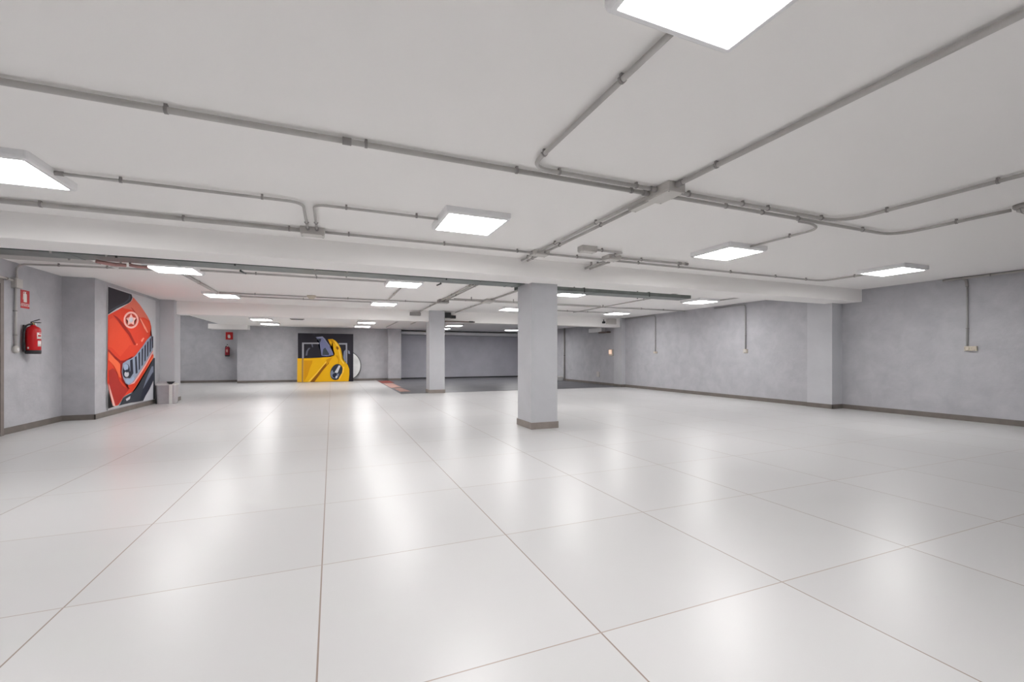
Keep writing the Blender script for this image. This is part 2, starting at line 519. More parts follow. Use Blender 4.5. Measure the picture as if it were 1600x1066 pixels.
def conduit(label, pts, r=0.016, clips=(), rad=0.13, group='grey conduits', mat='conduit', cat='conduit', up=Vector((0, 0, 1)), reach=0.034, fittings=()):
    t = thing('conduit', label, cat, pts[0], 0, group)
    fp = fillet(pts, rad) if len(pts) > 2 else [Vector(p) for p in pts]
    part('pipe', tube(bmesh.new(), fp, r, 12), mat, t)
    for c in clips:
        p, dv = c[0], c[1]
        part('clip', clip_bm(p, dv, r, up, reach), 'clip', t)
    for p, dv in fittings:
        p, dv = Vector(p), Vector(dv).normalized()
        part('coupling', tube(bmesh.new(), [p - dv * 0.03, p + dv * 0.03], r + 0.006, 12), 'clip', t)
    return t
DX, DY, DZ = (1, 0, 0), (0, 1, 0), (0, 0, 1)
def cx_(y, *xs): return [((x, y, ZC), DX) for x in xs]
def cy_(x, *ys): return [((x, y, ZC), DY) for y in ys]

conduit('long grey conduit crossing the whole ceiling nearest the camera', [(X_LEFT + 0.02, 3.34, ZC), (2.755, 3.34, ZC)], 0.020,
        cx_(3.34, -3.4, -2.15, -0.95, 0.23, 1.41, 2.56), fittings=[((0.10, 3.34, ZC), DX), ((2.72, 3.34, ZC), DX)])
conduit('bent grey conduit from the topmost light to the big junction box', [(1.485, 1.60, ZC), (1.485, 3.235, ZC), (2.755, 3.235, ZC)], 0.017,
        cy_(1.485, 2.02, 2.98) + cx_(3.235, 1.75, 2.53), rad=0.17, fittings=[((2.72, 3.235, ZC), DX)])
conduit('grey conduit running from the big junction box to the upper right corner', [(2.85, 3.075, ZC), (2.85, Y_BACK, ZC)], 0.020,
        cy_(2.85, 2.64, 0.4, -1.2), fittings=[((2.85, 3.035, ZC), DY)])
conduit('left pipe of the pair from the big junction box to the wide beam', [(2.80, 3.405, ZC), (2.80, 5.815, ZC)], 0.016, cy_(2.80, 4.30, 5.30))
conduit('right pipe of the pair from the big junction box to the wide beam', [(2.905, 3.79, ZC), (2.905, 5.815, ZC)], 0.016, cy_(2.905, 4.36, 5.36))
conduit('left stub of the pair between the crossing box and the wide beam', [(2.80, 5.995, ZC), (2.80, 6.435, ZC)], 0.015, cy_(2.80, 6.2))
conduit('right stub of the pair between the crossing box and the wide beam', [(2.905, 5.995, ZC), (2.905, 6.435, ZC)], 0.015, cy_(2.905, 6.24))
conduit('grey conduit bending right from the junction box, upper of the two right branches', [(2.955, 3.215, ZC), (5.385, 3.215, ZC), (5.385, 1.605, ZC)], 0.018,
        cx_(3.215, 3.12, 3.82, 4.18, 5.02) + cy_(5.385, 2.78, 1.95), rad=0.30, fittings=[((2.99, 3.215, ZC), DX)])
conduit('grey conduit leading to the oval bulkhead lamp at the right edge', [(2.955, 3.325, ZC), (6.58, 3.325, ZC), (6.58, 2.285, ZC)], 0.018,
        cx_(3.325, 3.72, 4.24, 4.80, 5.95) + cy_(6.58, 2.72), rad=0.28, fittings=[((2.99, 3.325, ZC), DX)])
conduit('short grey branch to the light right of the nearest column', [(5.40, 4.44, ZC), (5.40, 3.50, ZC), (5.15, 3.385, ZC), (4.9, 3.385, ZC)], 0.014, cy_(5.40, 3.85), rad=0.12)
conduit('thick grey conduit along the wide beam, left of the small junction box', [(X_LEFT + 0.02, 5.90, ZC), (-0.355, 5.90, ZC - 0.003)], 0.026,
        cx_(5.90, -3.9, -2.71, -1.52, -0.47))
conduit('grey conduit along the wide beam between the small junction box and the crossing', [(-0.075, 5.90, ZC), (2.735, 5.90, ZC)], 0.017, cx_(5.90, 0.20, 1.42, 2.50))
conduit('grey conduit along the wide beam turning to the rightmost light', [(2.995, 5.90, ZC), (9.24, 5.90, ZC), (9.24, 5.05, ZC)], 0.017,
        cx_(5.90, 3.5, 4.66, 5.5, 6.71, 7.88, 8.75) + cy_(9.24, 5.30), rad=0.22)
conduit('short capped grey conduit beside the beam conduit, right of the crossing', [(4.155, 5.70, ZC), (5.42, 5.66, ZC)], 0.018,
        cx_(5.69, 4.55), fittings=[((5.44, 5.66, ZC), DX), ((5.30, 5.664, ZC), DX)])
conduit('elbowed grey conduit between the small flat box and the pale box', [(3.505, 5.40, ZC), (3.98, 5.40, ZC), (3.98, 5.655, ZC)], 0.018,
        cx_(5.40, 3.62) + cy_(3.98, 5.58), rad=0.06)
conduit('left stub from the pale box under the elbowed conduit into the wide beam', [(3.98, 5.867, 2.757), (3.98, 6.435, 2.757)], 0.017, [((3.98, 6.25, 2.768), DY)], reach=0.06)
conduit('right stub from the pale box beside the elbowed conduit into the wide beam', [(4.07, 5.867, 2.757), (4.07, 6.435, 2.757)], 0.017, [((4.07, 6.2, 2.768), DY)], reach=0.06)
conduit('thin bent conduit from the leftmost light to the small junction box', [(-2.14, 4.84, ZC), (-0.265, 4.84, ZC), (-0.265, 5.815, ZC)], 0.014,
        cx_(4.84, -1.70, -0.62) + cy_(-0.265, 5.55), rad=0.14, fittings=[((-2.11, 4.84, ZC), DX), ((-0.265, 5.785, ZC), DY)])
conduit('thin bent conduit from the small junction box to the light beside it', [(-0.165, 5.815, ZC), (-0.165, 4.85, ZC), (1.10, 4.85, ZC)], 0.014,
        cy_(-0.165, 5.52) + cx_(4.85, 0.14, 0.86), rad=0.11, fittings=[((-0.165, 5.785, ZC), DY)])

# beyond the wide beam
conduit('left pipe of the pair behind the beam towards the farther column', [(2.79, 7.055, ZC), (2.79, 11.895, ZC)], 0.022, cy_(2.79, 9.2, 10.8))
conduit('continuation pipe from the middle box to the second beam, left of the farther column', [(2.79, 12.125, ZC), (2.79, 15.07, ZC)], 0.020, cy_(2.79, 13.4))
conduit('short right pipe of the pair behind the beam, ending at the middle box', [(2.90, 7.055, ZC), (2.90, 11.895, ZC)], 0.016, cy_(2.90, 9.2, 10.8))
conduit('pipe from the wide beam to the flat box between the two columns', [(4.02, 7.055, ZC), (4.02, 11.295, ZC)], 0.022, cy_(4.02, 9.4))
conduit('thinner pipe from the flat box between the columns to the dark boxes', [(4.02, 11.755, ZC), (4.02, 15.07, ZC)], 0.020, cy_(4.02, 13.2))
conduit('thick short conduit joining the two lights left of the cable tray', [(-2.55, 9.71, ZC), (-2.55, 12.44, ZC)], 0.030, cy_(-2.55, 10.9))
conduit('thin conduit from the light behind the tray to the cross pipe', [(1.43, 9.78, ZC), (1.43, 12.44, ZC)], 0.018, cy_(1.43, 11.2))
conduit('cross pipe at ceiling from the left light to the round detector', [(-2.5, 12.47, ZC), (-0.595, 12.47, ZC)], 0.018, cx_(12.47, -1.75))
conduit('cross pipe at ceiling from the round detector towards the middle box', [(-0.365, 12.47, ZC), (2.765, 12.47, ZC)], 0.018, cx_(12.47, 0.4, 1.9))
conduit('cross pipe just before the second beam to the light left of the farther column', [(-2.17, 13.05, ZC), (1.04, 13.05, ZC)], 0.018, cx_(13.05, -0.7))
conduit('thin pipe just behind the cable tray between two lights', [(-2.17, 9.36, ZC), (1.04, 9.36, ZC)], 0.018, cx_(9.36, -1.3, -0.27))
conduit('upper cross pipe from the middle box behind the nearest column', [(2.93, 11.12, 2.752), (7.4, 11.12, 2.752)], 0.018, [((3.4, 11.12, 2.752), DX), ((4.6, 11.12, 2.752), DX)], reach=0.07)
conduit('long cross pipe passing behind the nearest column to the right wall', [(4.145, 11.64, ZC), (X_MID - 0.07, 11.62, ZC)], 0.018, cx_(11.63, 7.9, 9.3, 10.2))
conduit('short cross pipe from the short right pipe to the flat box between the columns', [(2.93, 11.66, ZC), (3.875, 11.66, ZC)], 0.018, cx_(11.66, 3.4))
conduit('cross pipe close to the second beam leading to the light at the narrow pilaster', [(5.74, 13.12, ZC), (9.0, 13.1, ZC)], 0.018, cx_(13.11, 7.4, 8.2))
conduit('lengthwise pipe right of the nearest column under the tray end', [(7.58, 7.055, 2.755), (7.62, 13.08, 2.755)], 0.018, [((7.6, 9.4, 2.755), DY), ((7.61, 11.3, 2.755), DY)], reach=0.064)
conduit('short pipe from the light by the right wall towards the beam', [(9.84, 9.15, ZC), (9.86, 7.9, ZC), (9.86, 7.055, ZC)], 0.018, cy_(9.86, 8.3))
conduit('thin pipe on the far ceiling left of the farther column', [(2.50, 15.53, H_FAR - 0.035), (2.44, 22.0, H_FAR - 0.035)], 0.020, [((2.47, 18.0, H_FAR - 0.034), DY)])
conduit('thin pipe on the far ceiling close to the farther column', [(3.2, 15.54, H_FAR - 0.035), (3.2, 19.5, H_FAR - 0.035)], 0.018, [((3.2, 17.0, H_FAR - 0.034), DY)])
conduit('grey pipe bending from the left wall box up to the ceiling light', [(X_LEFT + 0.035, 9.90, 2.565), (X_LEFT + 0.035, 9.88, ZC), (-4.25, 9.75, ZC), (-2.88, 9.60, ZC)], 0.016,
        [((-4.25, 9.75, ZC), (1, -0.1, 0)), ((-3.58, 9.67, ZC), (1, -0.1, 0))], rad=0.20)

XW = Vector((-1, 0, 0))
# left wall drop
t = thing('conduit', 'vertical grey conduit on the left wall ending in a round socket', 'conduit', (X_LEFT, 9.87, 1.4), 0, 'wall conduits')
part('pipe', tube(bmesh.new(), [(X_LEFT + 0.030, 9.88, 1.445), (X_LEFT + 0.030, 9.88, 2.395)], 0.017, 12), 'conduit', t)
for zz in (1.62, 2.02):
    part('clip', clip_bm((X_LEFT + 0.030, 9.88, zz), DZ, 0.017, XW, 0.030), 'clip', t)
t = thing('conduit', 'short horizontal pipe from the left photo edge to the wall box', 'conduit', (X_LEFT, 9.6, 2.5), 0, 'wall conduits')
part('pipe', tube(bmesh.new(), [(X_LEFT + 0.030, 8.6, 2.56), (X_LEFT + 0.030, 9.8, 2.515)], 0.017, 12), 'box', t)
part('clip', clip_bm((X_LEFT + 0.030, 9.66, 2.52), DY, 0.017, XW, 0.030), 'clip', t)

def wall_drop(x, y, z0, z1, label, run=None, r=0.015):
    t = thing('conduit', label, 'conduit', (x, y, z0), 0, 'wall conduits')
    pts = [(x - 0.032, y, z0), (x - 0.032, y, z1)]
    if run is not None:
        pts.append((x - 0.032, run, z1))
    part('pipe', tube(bmesh.new(), fillet(pts, 0.09) if len(pts) > 2 else pts, r, 12), 'drop', t)
    part('clip', clip_bm((x - 0.032, y, z0 + (z1 - z0) * 0.30), DZ, r, XW * -1, 0.028), 'clip', t)
    return t
wall_drop(X_RIGHT, 4.58, 1.465, 2.61, 'grey conduit drop on the right wall nearest the camera')
t = thing('conduit', 'grey conduit along the top of the right wall leaving the photo', 'conduit', (X_RIGHT, 4.7, 2.79), 0, 'wall conduits')
part('pipe', tube(bmesh.new(), [(X_RIGHT - 0.032, 4.80, 2.795), (X_RIGHT - 0.032, Y_BACK, 2.795)], 0.017, 12), 'conduit', t)
part('elbow', tube(bmesh.new(), fillet([(X_RIGHT - 0.032, 4.95, 2.795), (X_RIGHT - 0.032, 4.60, 2.795), (X_RIGHT - 0.032, 4.58, 2.62)], 0.1), 0.022, 12), 'clip', t)
for yy in (4.25, 3.4, 1.5):
    part('clip', clip_bm((X_RIGHT - 0.032, yy, 2.795), DY, 0.017, XW * -1, 0.028), 'clip', t)
wall_drop(X_MID, 9.28, 1.475, 2.77, 'curved conduit drop in the middle of the right wall', 10.4)
wall_drop(X_MID, 13.13, 1.445, 2.78, 'conduit drop on the right wall nearest the narrow pilaster', 14.95)
t = thing('conduit', 'vertical pipe on the wall right of the dark floor', 'conduit', (11.1, 19.9, 0.1), 0, 'wall conduits')
part('pipe', tube(bmesh.new(), [(11.055, 19.9, 0.004), (11.055, 19.9, H_FAR)], 0.035, 12), 'clip', t)
part('clip', clip_bm((11.055, 19.9, 1.3), DZ, 0.035, Vector((1, 0, 0)), 0.045), 'steel', t)

# ------------------------------------------------------------------ junction boxes
def jbox(label, x0, x1, y0, y1, depth=0.075, zc=H_CEIL, mat='box', lid='boxlid', glands=()):
    t = thing('junction_box', label, 'junction box', ((x0 + x1) / 2, (y0 + y1) / 2, zc), 0, 'junction boxes')
    part('body', box(x0, x1, y0, y1, zc - depth, zc, bev=0.006), mat, t)
    part('lid', box(x0 + 0.004, x1 - 0.004, y0 + 0.004, y1 - 0.004, zc - depth - 0.012, zc - depth, bev=0.004), lid, t)
    s = bmesh.new()
    for sx in (x0 + 0.02, x1 - 0.02):
        for sy in (y0 + 0.02, y1 - 0.02):
            lathe(s, [(0.007, 0.0), (0.007, -0.003)], 10, (sx, sy, zc - depth - 0.0115))
    part('screws', s, 'clip', t)
    for p, dv in glands:
        p, dv = Vector(p), Vector(dv)
        part('cable_gland', tube(bmesh.new(), [p - dv * 0.025, p + dv * 0.02], 0.026, 12), 'clip', t)
    return t
jbox('big pale junction box where the two main conduits cross', 2.76, 2.95, 3.08, 3.40, 0.08)
jbox('flat narrow box just behind the big junction box', 2.85, 2.95, 3.44, 3.78, 0.045)
jbox('pale junction box at the crossing beside the wide beam', 2.74, 2.99, 5.82, 5.99, 0.055)
jbox('small pale junction box below the two thin bent conduits', -0.35, -0.08, 5.82, 5.98, 0.08)
jbox('small flat box at the start of the elbowed conduit', 3.25, 3.50, 5.33, 5.47, 0.07)
jbox('pale box under the stub beside the elbowed conduit', 3.92, 4.15, 5.66, 5.86, 0.06)
jbox('middle box behind the tray left of the nearest column', 2.72, 3.0, 11.9, 12.12, 0.09, mat='clip', lid='conduit')
jbox('flat box on the pipe between the two columns', 3.88, 4.14, 11.3, 11.75, 0.07)

# wall box, sockets
t = thing('junction_box', 'small grey wall box above the red sign on the left wall', 'junction box', (X_LEFT, 9.93, 2.47), 0, 'junction boxes')
part('body', box(X_LEFT, X_LEFT + 0.06, 9.82, 9.99, 2.40, 2.56, bev=0.006), 'conduit', t)
part('lid', box(X_LEFT + 0.06, X_LEFT + 0.07, 9.825, 9.985, 2.405, 2.555, bev=0.004), 'box', t)

t = thing('wall_socket', 'round pale socket on the left wall beside the extinguisher', 'socket', (X_LEFT, 9.9, 1.39), 0, 'wall sockets')
bm = lathe(bmesh.new(), [(0.062, 0.0), (0.062, 0.03), (0.055, 0.045), (0.04, 0.05)], 24)
bmesh.ops.rotate(bm, verts=bm.verts, cent=(0, 0, 0), matrix=Matrix.Rotation(R(90), 3, 'Y'))
bmesh.ops.translate(bm, verts=bm.verts, vec=(X_LEFT, 9.9, 1.38))
part('body', bm, 'box', t)
bm = lathe(bmesh.new(), [(0.03, 0.048), (0.028, 0.056)], 20)
bmesh.ops.rotate(bm, verts=bm.verts, cent=(0, 0, 0), matrix=Matrix.Rotation(R(90), 3, 'Y'))
bmesh.ops.translate(bm, verts=bm.verts, vec=(X_LEFT, 9.9, 1.38))
part('cap', bm, 'white_plastic', t)

t = thing('wall_socket', 'cream double socket under the conduit drop nearest the camera', 'socket', (X_RIGHT, 4.53, 1.41), 0, 'wall sockets')
part('back_box', box(X_RIGHT - 0.055, X_RIGHT, 4.44, 4.62, 1.37, 1.46, bev=0.006), 'socket', t)
for yy in (4.485, 4.575):
    bm = lathe(bmesh.new(), [(0.036, 0.0), (0.036, 0.014), (0.030, 0.016), (0.026, 0.006)], 20)
    bmesh.ops.rotate(bm, verts=bm.verts, cent=(0, 0, 0), matrix=Matrix.Rotation(R(-90), 3, 'Y'))
    bmesh.ops.translate(bm, verts=bm.verts, vec=(X_RIGHT - 0.054, yy, 1.415))
    part('outlet', bm, 'beige', t)
t = thing('wall_socket', 'small square socket under the curved conduit drop', 'socket', (X_MID, 9.28, 1.4), 0, 'wall sockets')
part('back_box', box(X_MID - 0.05, X_MID, 9.22, 9.34, 1.36, 1.47, bev=0.006), 'beige', t)
part('outlet', box(X_MID - 0.062, X_MID - 0.05, 9.24, 9.32, 1.38, 1.45, bev=0.006), 'boxlid', t)
t = thing('wall_socket', 'tiny beige socket under the conduit drop nearest the narrow pilaster', 'socket', (X_MID, 13.13, 1.4), 0, 'wall sockets')
part('back_box', box(X_MID - 0.05, X_MID, 13.05, 13.21, 1.37, 1.44, bev=0.006), 'beige', t)
part('outlet', box(X_MID - 0.062, X_MID - 0.05, 13.08, 13.18, 1.385, 1.43, bev=0.004), 'socket', t)

# oval bulkhead lamp at the right edge
t = thing('bulkhead_lamp', 'oval grey bulkhead lamp on the ceiling at the right photo edge', 'lamp', (6.57, 2.12, H_CEIL))
bm = lathe(bmesh.new(), [(0.10, 0.0), (0.10, -0.03), (0.092, -0.045), (0.08, -0.05)], 28)
bmesh.ops.scale(bm, verts=bm.verts, vec=(0.85, 1.5, 1))
bmesh.ops.translate(bm, verts=bm.verts, vec=(6.57, 2.12, H_CEIL))
part('base', bm, 'clip', t)
bm = lathe(bmesh.new(), [(0.082, -0.048), (0.080, -0.07), (0.062, -0.085), (0.03, -0.092)], 28)
bmesh.ops.scale(bm, verts=bm.verts, vec=(0.85, 1.5, 1))
bmesh.ops.translate(bm, verts=bm.verts, vec=(6.57, 2.12, H_CEIL))
part('cover', bm, 'conduit', t)
bm = bmesh.new()
for k in (-0.07, 0, 0.07):
    tube(bm, fillet([(6.49, 2.12 + k, H_CEIL - 0.05), (6.52, 2.12 + k, H_CEIL - 0.098), (6.62, 2.12 + k, H_CEIL - 0.098), (6.65, 2.12 + k, H_CEIL - 0.05)], 0.02), 0.004, 6)
part('guard', bm, 'clip', t)

# round detector on the mid ceiling pipe
t = thing('smoke_detector', 'round beige detector on the ceiling cross pipe', 'smoke detector', (-0.48, 12.47, H_CEIL))
part('base', lathe(bmesh.new(), [(0.11, 0.0), (0.11, -0.04), (0.10, -0.05)], 24, (-0.48, 12.47, H_CEIL)), 'beige', t)
part('cap', lathe(bmesh.new(), [(0.085, -0.05), (0.075, -0.075), (0.05, -0.085)], 24, (-0.48, 12.47, H_CEIL)), 'socket', t)
t = thing('emergency_light', 'small dark emergency light on the far ceiling above the yellow poster', 'emergency light', (-1.17, 18.1, H_FAR))
part('body', box(-1.42, -0.94, 18.0, 18.16, H_FAR - 0.075, H_FAR - 0.001, bev=0.01), 'clip', t)
part('lens', box(-1.38, -0.98, 18.03, 18.15, H_FAR - 0.09, H_FAR - 0.073, bev=0.008), 'steel', t)

# ------------------------------------------------------------------ cable tray
def cable_tray(label, x0, x1, y0, y1, z0, joints, hangers, straps):
    t = thing('cable_tray', label, 'cable tray', ((x0 + x1) / 2, (y0 + y1) / 2, z0), 0, 'steel cable trays')
    bm = bmesh.new()
    bx(bm, x0, x1, y0, y1, z0, z0 + 0.004)
    bx(bm, x0, x1, y0, y0 + 0.004, z0, z0 + 0.07)
    bx(bm, x0, x1, y1 - 0.004, y1, z0, z0 + 0.07)
    bx(bm, x1 - 0.004, x1, y0, y1, z0, z0 + 0.07)
    part('channel', bm, 'tray', t)
    for xx in joints:
        part('joint_strip', box(xx - 0.02, xx + 0.02, y0 - 0.006, y1 + 0.006, z0 - 0.005, z0), 'tray', t)
    for xx, mt in hangers:
        bm = bmesh.new()
        for yy in (y0 - 0.012, y1 + 0.004):
            bx(bm, xx - 0.011, xx + 0.011, yy, yy + 0.008, z0 - 0.018, H_CEIL - 0.002)
        bx(bm, xx - 0.011, xx + 0.011, y0 - 0.012, y1 + 0.012, z0 + 0.074, z0 + 0.082)
        part('hanger', bm, mt, t)
    for xx, sx in straps:
        part('strap_end', tube(bmesh.new(), [(xx, y1 - 0.02, z0 - 0.02), (xx + sx, y1 + 0.10, z0 - 0.035)], 0.013, 8), 'steel', t)
    return t
cable_tray('long green grey steel cable tray behind the wide beam, left of the nearest column', X_LEFT + 0.02, 3.185, 7.17, 7.57, 2.55,
           (-3.05, -2.0, 1.0, 2.95, 3.1), ((-3.2, 'conduit'), (-2.66, 'conduit'), (-2.56, 'steel'), (-1.25, 'steel'), (-0.23, 'box'), (0.22, 'conduit'), (1.76, 'steel'), (2.35, 'clip')),
           ((-1.25, 0.05), (1.76, -0.045)))
cable_tray('shorter green grey cable tray with an open end, right of the nearest column', 3.3, 7.40, 7.56, 7.94, 2.55,
           (4.95,), ((4.65, 'steel'), (6.25, 'steel')), ())
t = thing('cable_duct', 'short pale grey duct beside the left end of the cable tray', 'cable duct', (-3.9, 7.75, 2.555))
part('channel', box(X_LEFT + 0.01, -3.0, 7.585, 7.93, 2.555, 2.64, bev=0.006), 'conduit', t)
bm = bmesh.new()
for xx in (-4.4, -3.3):
    bx(bm, xx - 0.015, xx + 0.015, 7.75, 7.77, 2.63, H_CEIL - 0.002)
part('hanger', bm, 'steel', t)
t = thing('red_cable', 'reddish cable end hanging under the left tray, left of two', 'cable', (-2.7, 7.45, 2.5), 0, 'red cable ends')
part('sheath', tube(bmesh.new(), fillet([(-2.84, 7.36, 2.505), (-2.72, 7.46, 2.495), (-2.59, 7.54, 2.505)], 0.08), 0.024, 10), 'red_cable', t)
part('plug', tube(bmesh.new(), [(-2.73, 7.50, 2.475), (-2.69, 7.57, 2.465)], 0.018, 10), 'white_plastic', t, 'white plug')
t = thing('red_cable', 'reddish cable end under the left tray touching the light, right of two', 'cable', (-2.4, 7.55, 2.5), 0, 'red cable ends')
part('sheath', tube(bmesh.new(), fillet([(-2.53, 7.48, 2.505), (-2.46, 7.54, 2.495), (-2.36, 7.57, 2.505)], 0.06), 0.022, 10), 'red_cable', t)

# boxes on the second beam by the farther column
def small_box(name, label, cat, x0, x1, y0, y1, z0, z1, mat, lid):
    t = thing(name, label, cat, ((x0 + x1) / 2, y1, z0))
    part('body', box(x0, x1, y0, y1, z0, z1, bev=0.008), mat, t)
    part('lid', box(x0 + 0.01, x1 - 0.01, y0 - 0.012, y0, z0 + 0.01, z1 - 0.01, bev=0.004), lid, t)
    return t
small_box('junction_box', 'grey box on the second beam left of the farther column', 'junction box', 2.44, 2.80, 14.98, 15.08, 2.645, 2.745, 'clip', 'clip')
small_box('switch_box', 'black upper box right of the farther column top', 'switch box', 3.64, 3.84, 14.96, 15.08, 2.60, 2.78, 'black_plastic', 'black_plastic')
small_box('switch_box', 'small black box attached right of the upper black box', 'switch box', 3.845, 4.02, 14.98, 15.08, 2.58, 2.69, 'brown', 'black_plastic')
t = thing('track_rail', 'dark brown rail along the lower edge of the second beam', 'rail', (4.2, 15.0, 2.46))
part('rail', box(3.64, 4.72, 15.0, 15.08, 2.46, 2.50, bev=0.005), 'brown', t)
part('end_stop', box(4.5, 4.66, 14.99, 15.0, 2.452, 2.508), 'black_plastic', t)
small_box('control_box', 'pale box on the right end of the second beam by the narrow pilaster', 'control box', 10.30, 10.72, 14.96, 15.08, 2.56, 2.78, 'boxlid', 'box')
t = thing('camera_bracket', 'small dark bracket left of the pale box on the second beam', 'bracket', (10.1, 15.05, 2.6))
part('arm', tube(bmesh.new(), [(10.18, 15.08, 2.74), (10.12, 14.98, 2.64)], 0.02, 8), 'steel', t)
part('head', box(10.05, 10.15, 14.90, 15.0, 2.58, 2.66, bev=0.01), 'black_plastic', t)

# things on the wall right of the dark floor
t = thing('wall_heater', 'white box unit high on the wall right of the dark floor', 'wall unit', (11.1, 16.8, 2.4))
part('housing', box(10.90, 11.098, 16.3, 17.35, 2.33, 2.52, bev=0.015), 'white_plastic', t)
part('bracket', box(10.90, 11.098, 15.9, 16.55, 2.27, 2.325, bev=0.005), 'brown', t)
t = thing('wall_controller', 'small glowing controller on the wall behind the narrow pilaster', 'controller', (11.1, 15.85, 1.4))
part('housing', box(11.05, 11.1, 15.72, 15.98, 1.28, 1.56, bev=0.006), 'beige', t)
part('display', box(11.04, 11.05, 15.78, 15.96, 1.36, 1.53, bev=0.003), 'indicator', t)
t = thing('wall_vent', 'little pale outlet low on the wall right of the dark floor', 'outlet', (11.1, 16.9, 0.4))
part('cover', box(11.07, 11.1, 16.75, 16.95, 0.34, 0.56, bev=0.005), 'box', t)
t = thing('floor_block', 'small white block at the foot of the wall beyond the nearest column', 'block', (10.9, 20.1, 0))
part('block', box(10.72, 11.07, 20.05, 20.4, 0.004, 0.20, bev=0.01), 'white_plastic', t)
part('lid', box(10.74, 11.05, 20.07, 20.38, 0.20, 0.215, bev=0.004), 'boxlid', t)

# worn markings along the edge of the dark floor
def marking(label, pts, mat):
    o = obj('floor_marking', prism(bmesh.new(), pts, 0.0045, 0.008), mat)
    return tag(o, label, 'floor marking', 'floor markings')
marking('dark red strip at the far corner of the dark floor edge', [(2.17, 21.3), (2.75, 21.3), (2.75, 23.3), (2.17, 23.3)], 'red_mark')
marking('salmon red patch along the left edge of the dark floor', [(2.19, 18.0), (2.62, 18.2), (2.60, 20.9), (2.19, 20.9)], 'pink_mark')
marking('pale pink patch along the dark floor edge nearest the camera', [(2.25, 15.9), (2.62, 16.0), (2.55, 17.7), (2.25, 17.7)], 'pink_mark')

# ------------------------------------------------------------------ fire safety
def text_mesh(body, size):
    cu = bpy.data.curves.new('lettering', 'FONT')
    cu.body = body
    cu.size = size
    cu.extrude = 0.0008
    cu.align_x = 'CENTER'
    cu.align_y = 'CENTER'
    tmp = bpy.data.objects.new('lettering', cu)
    COL.objects.link(tmp)
    bpy.context.view_layer.update()
    dg = bpy.context.evaluated_depsgraph_get()
    me = bpy.data.meshes.new_from_object(tmp.evaluated_get(dg))
    bpy.data.objects.remove(tmp)
    return me

def flat_poly(bm, pts, d0, d1):
    """extruded outline in local x,z, from y=-d1 to y=-d0 (front faces -y)"""
    a = [bm.verts.new((x, -d1, z_)) for x, z_ in pts]
    b_ = [bm.verts.new((x, -d0, z_)) for x, z_ in pts]
    bm.faces.new(a)
    bm.faces.new(list(reversed(b_)))
    for i in range(len(pts)):
        j = (i + 1) % len(pts)
        bm.faces.new((a[i], b_[i], b_[j], a[j]))
    return bm

def fire_sign(label, loc, rz, w, h_, text=True):
    """built facing -y, standing from z=0 to h_"""
    t = thing('fire_sign', label, 'sign', loc, rz, 'fire extinguisher signs')
    obj('panel', flat_poly(bmesh.new(), [(-w / 2, 0), (w / 2, 0), (w / 2, h_), (-w / 2, h_)], 0.0, 0.004), 'sign_red', t)
    s = h_ / 0.31
    k = 1.0 if text else 0.78
    zo = 0.105 * s if text else 0.06 * s
    # pictogram: bottle, neck, lever and hose
    bm = bmesh.new()
    bw, bh = 0.042 * s, 0.135 * s * k
    flat_poly(bm, [(-bw, zo), (bw, zo), (bw, zo + bh), (bw * 0.45, zo + bh + 0.018 * s), (-bw * 0.45, zo + bh + 0.018 * s), (-bw, zo + bh)], 0.004, 0.0055)
    flat_poly(bm, [(-0.012 * s, zo + bh + 0.016 * s), (0.012 * s, zo + bh + 0.016 * s), (0.012 * s, zo + bh + 0.032 * s), (-0.012 * s, zo + bh + 0.032 * s)], 0.004, 0.0055)
    flat_poly(bm, [(-0.05 * s, zo + bh + 0.030 * s), (0.02 * s, zo + bh + 0.030 * s), (0.03 * s, zo + bh + 0.046 * s), (-0.05 * s, zo + bh + 0.040 * s)], 0.004, 0.0055)
    flat_poly(bm, [(-0.062 * s, zo + 0.04 * s), (-0.054 * s, zo + 0.04 * s), (-0.042 * s, zo + bh + 0.034 * s), (-0.052 * s, zo + bh + 0.034 * s)], 0.004, 0.0055)
    obj('pictogram', bm, 'sign_white', t)
    if text:
        fl = flat_poly(bmesh.new(), [(-w * 0.46, 0.074 * s), (w * 0.46, 0.074 * s), (w * 0.46, 0.080 * s), (-w * 0.46, 0.080 * s)], 0.004, 0.0055)
        obj('rule', fl, 'sign_white', t)
        for zz, sz in ((0.046, 0.048),):
            me = text_mesh('EXTINTOR', sz * s)
            me.materials.append(M['sign_white'])
            o = bpy.data.objects.new('lettering', me)
            COL.objects.link(o)
            o.rotation_euler = (R(90), 0, 0)
            o.location = (0, -0.0048, zz * s)
            o.parent = t
    return t

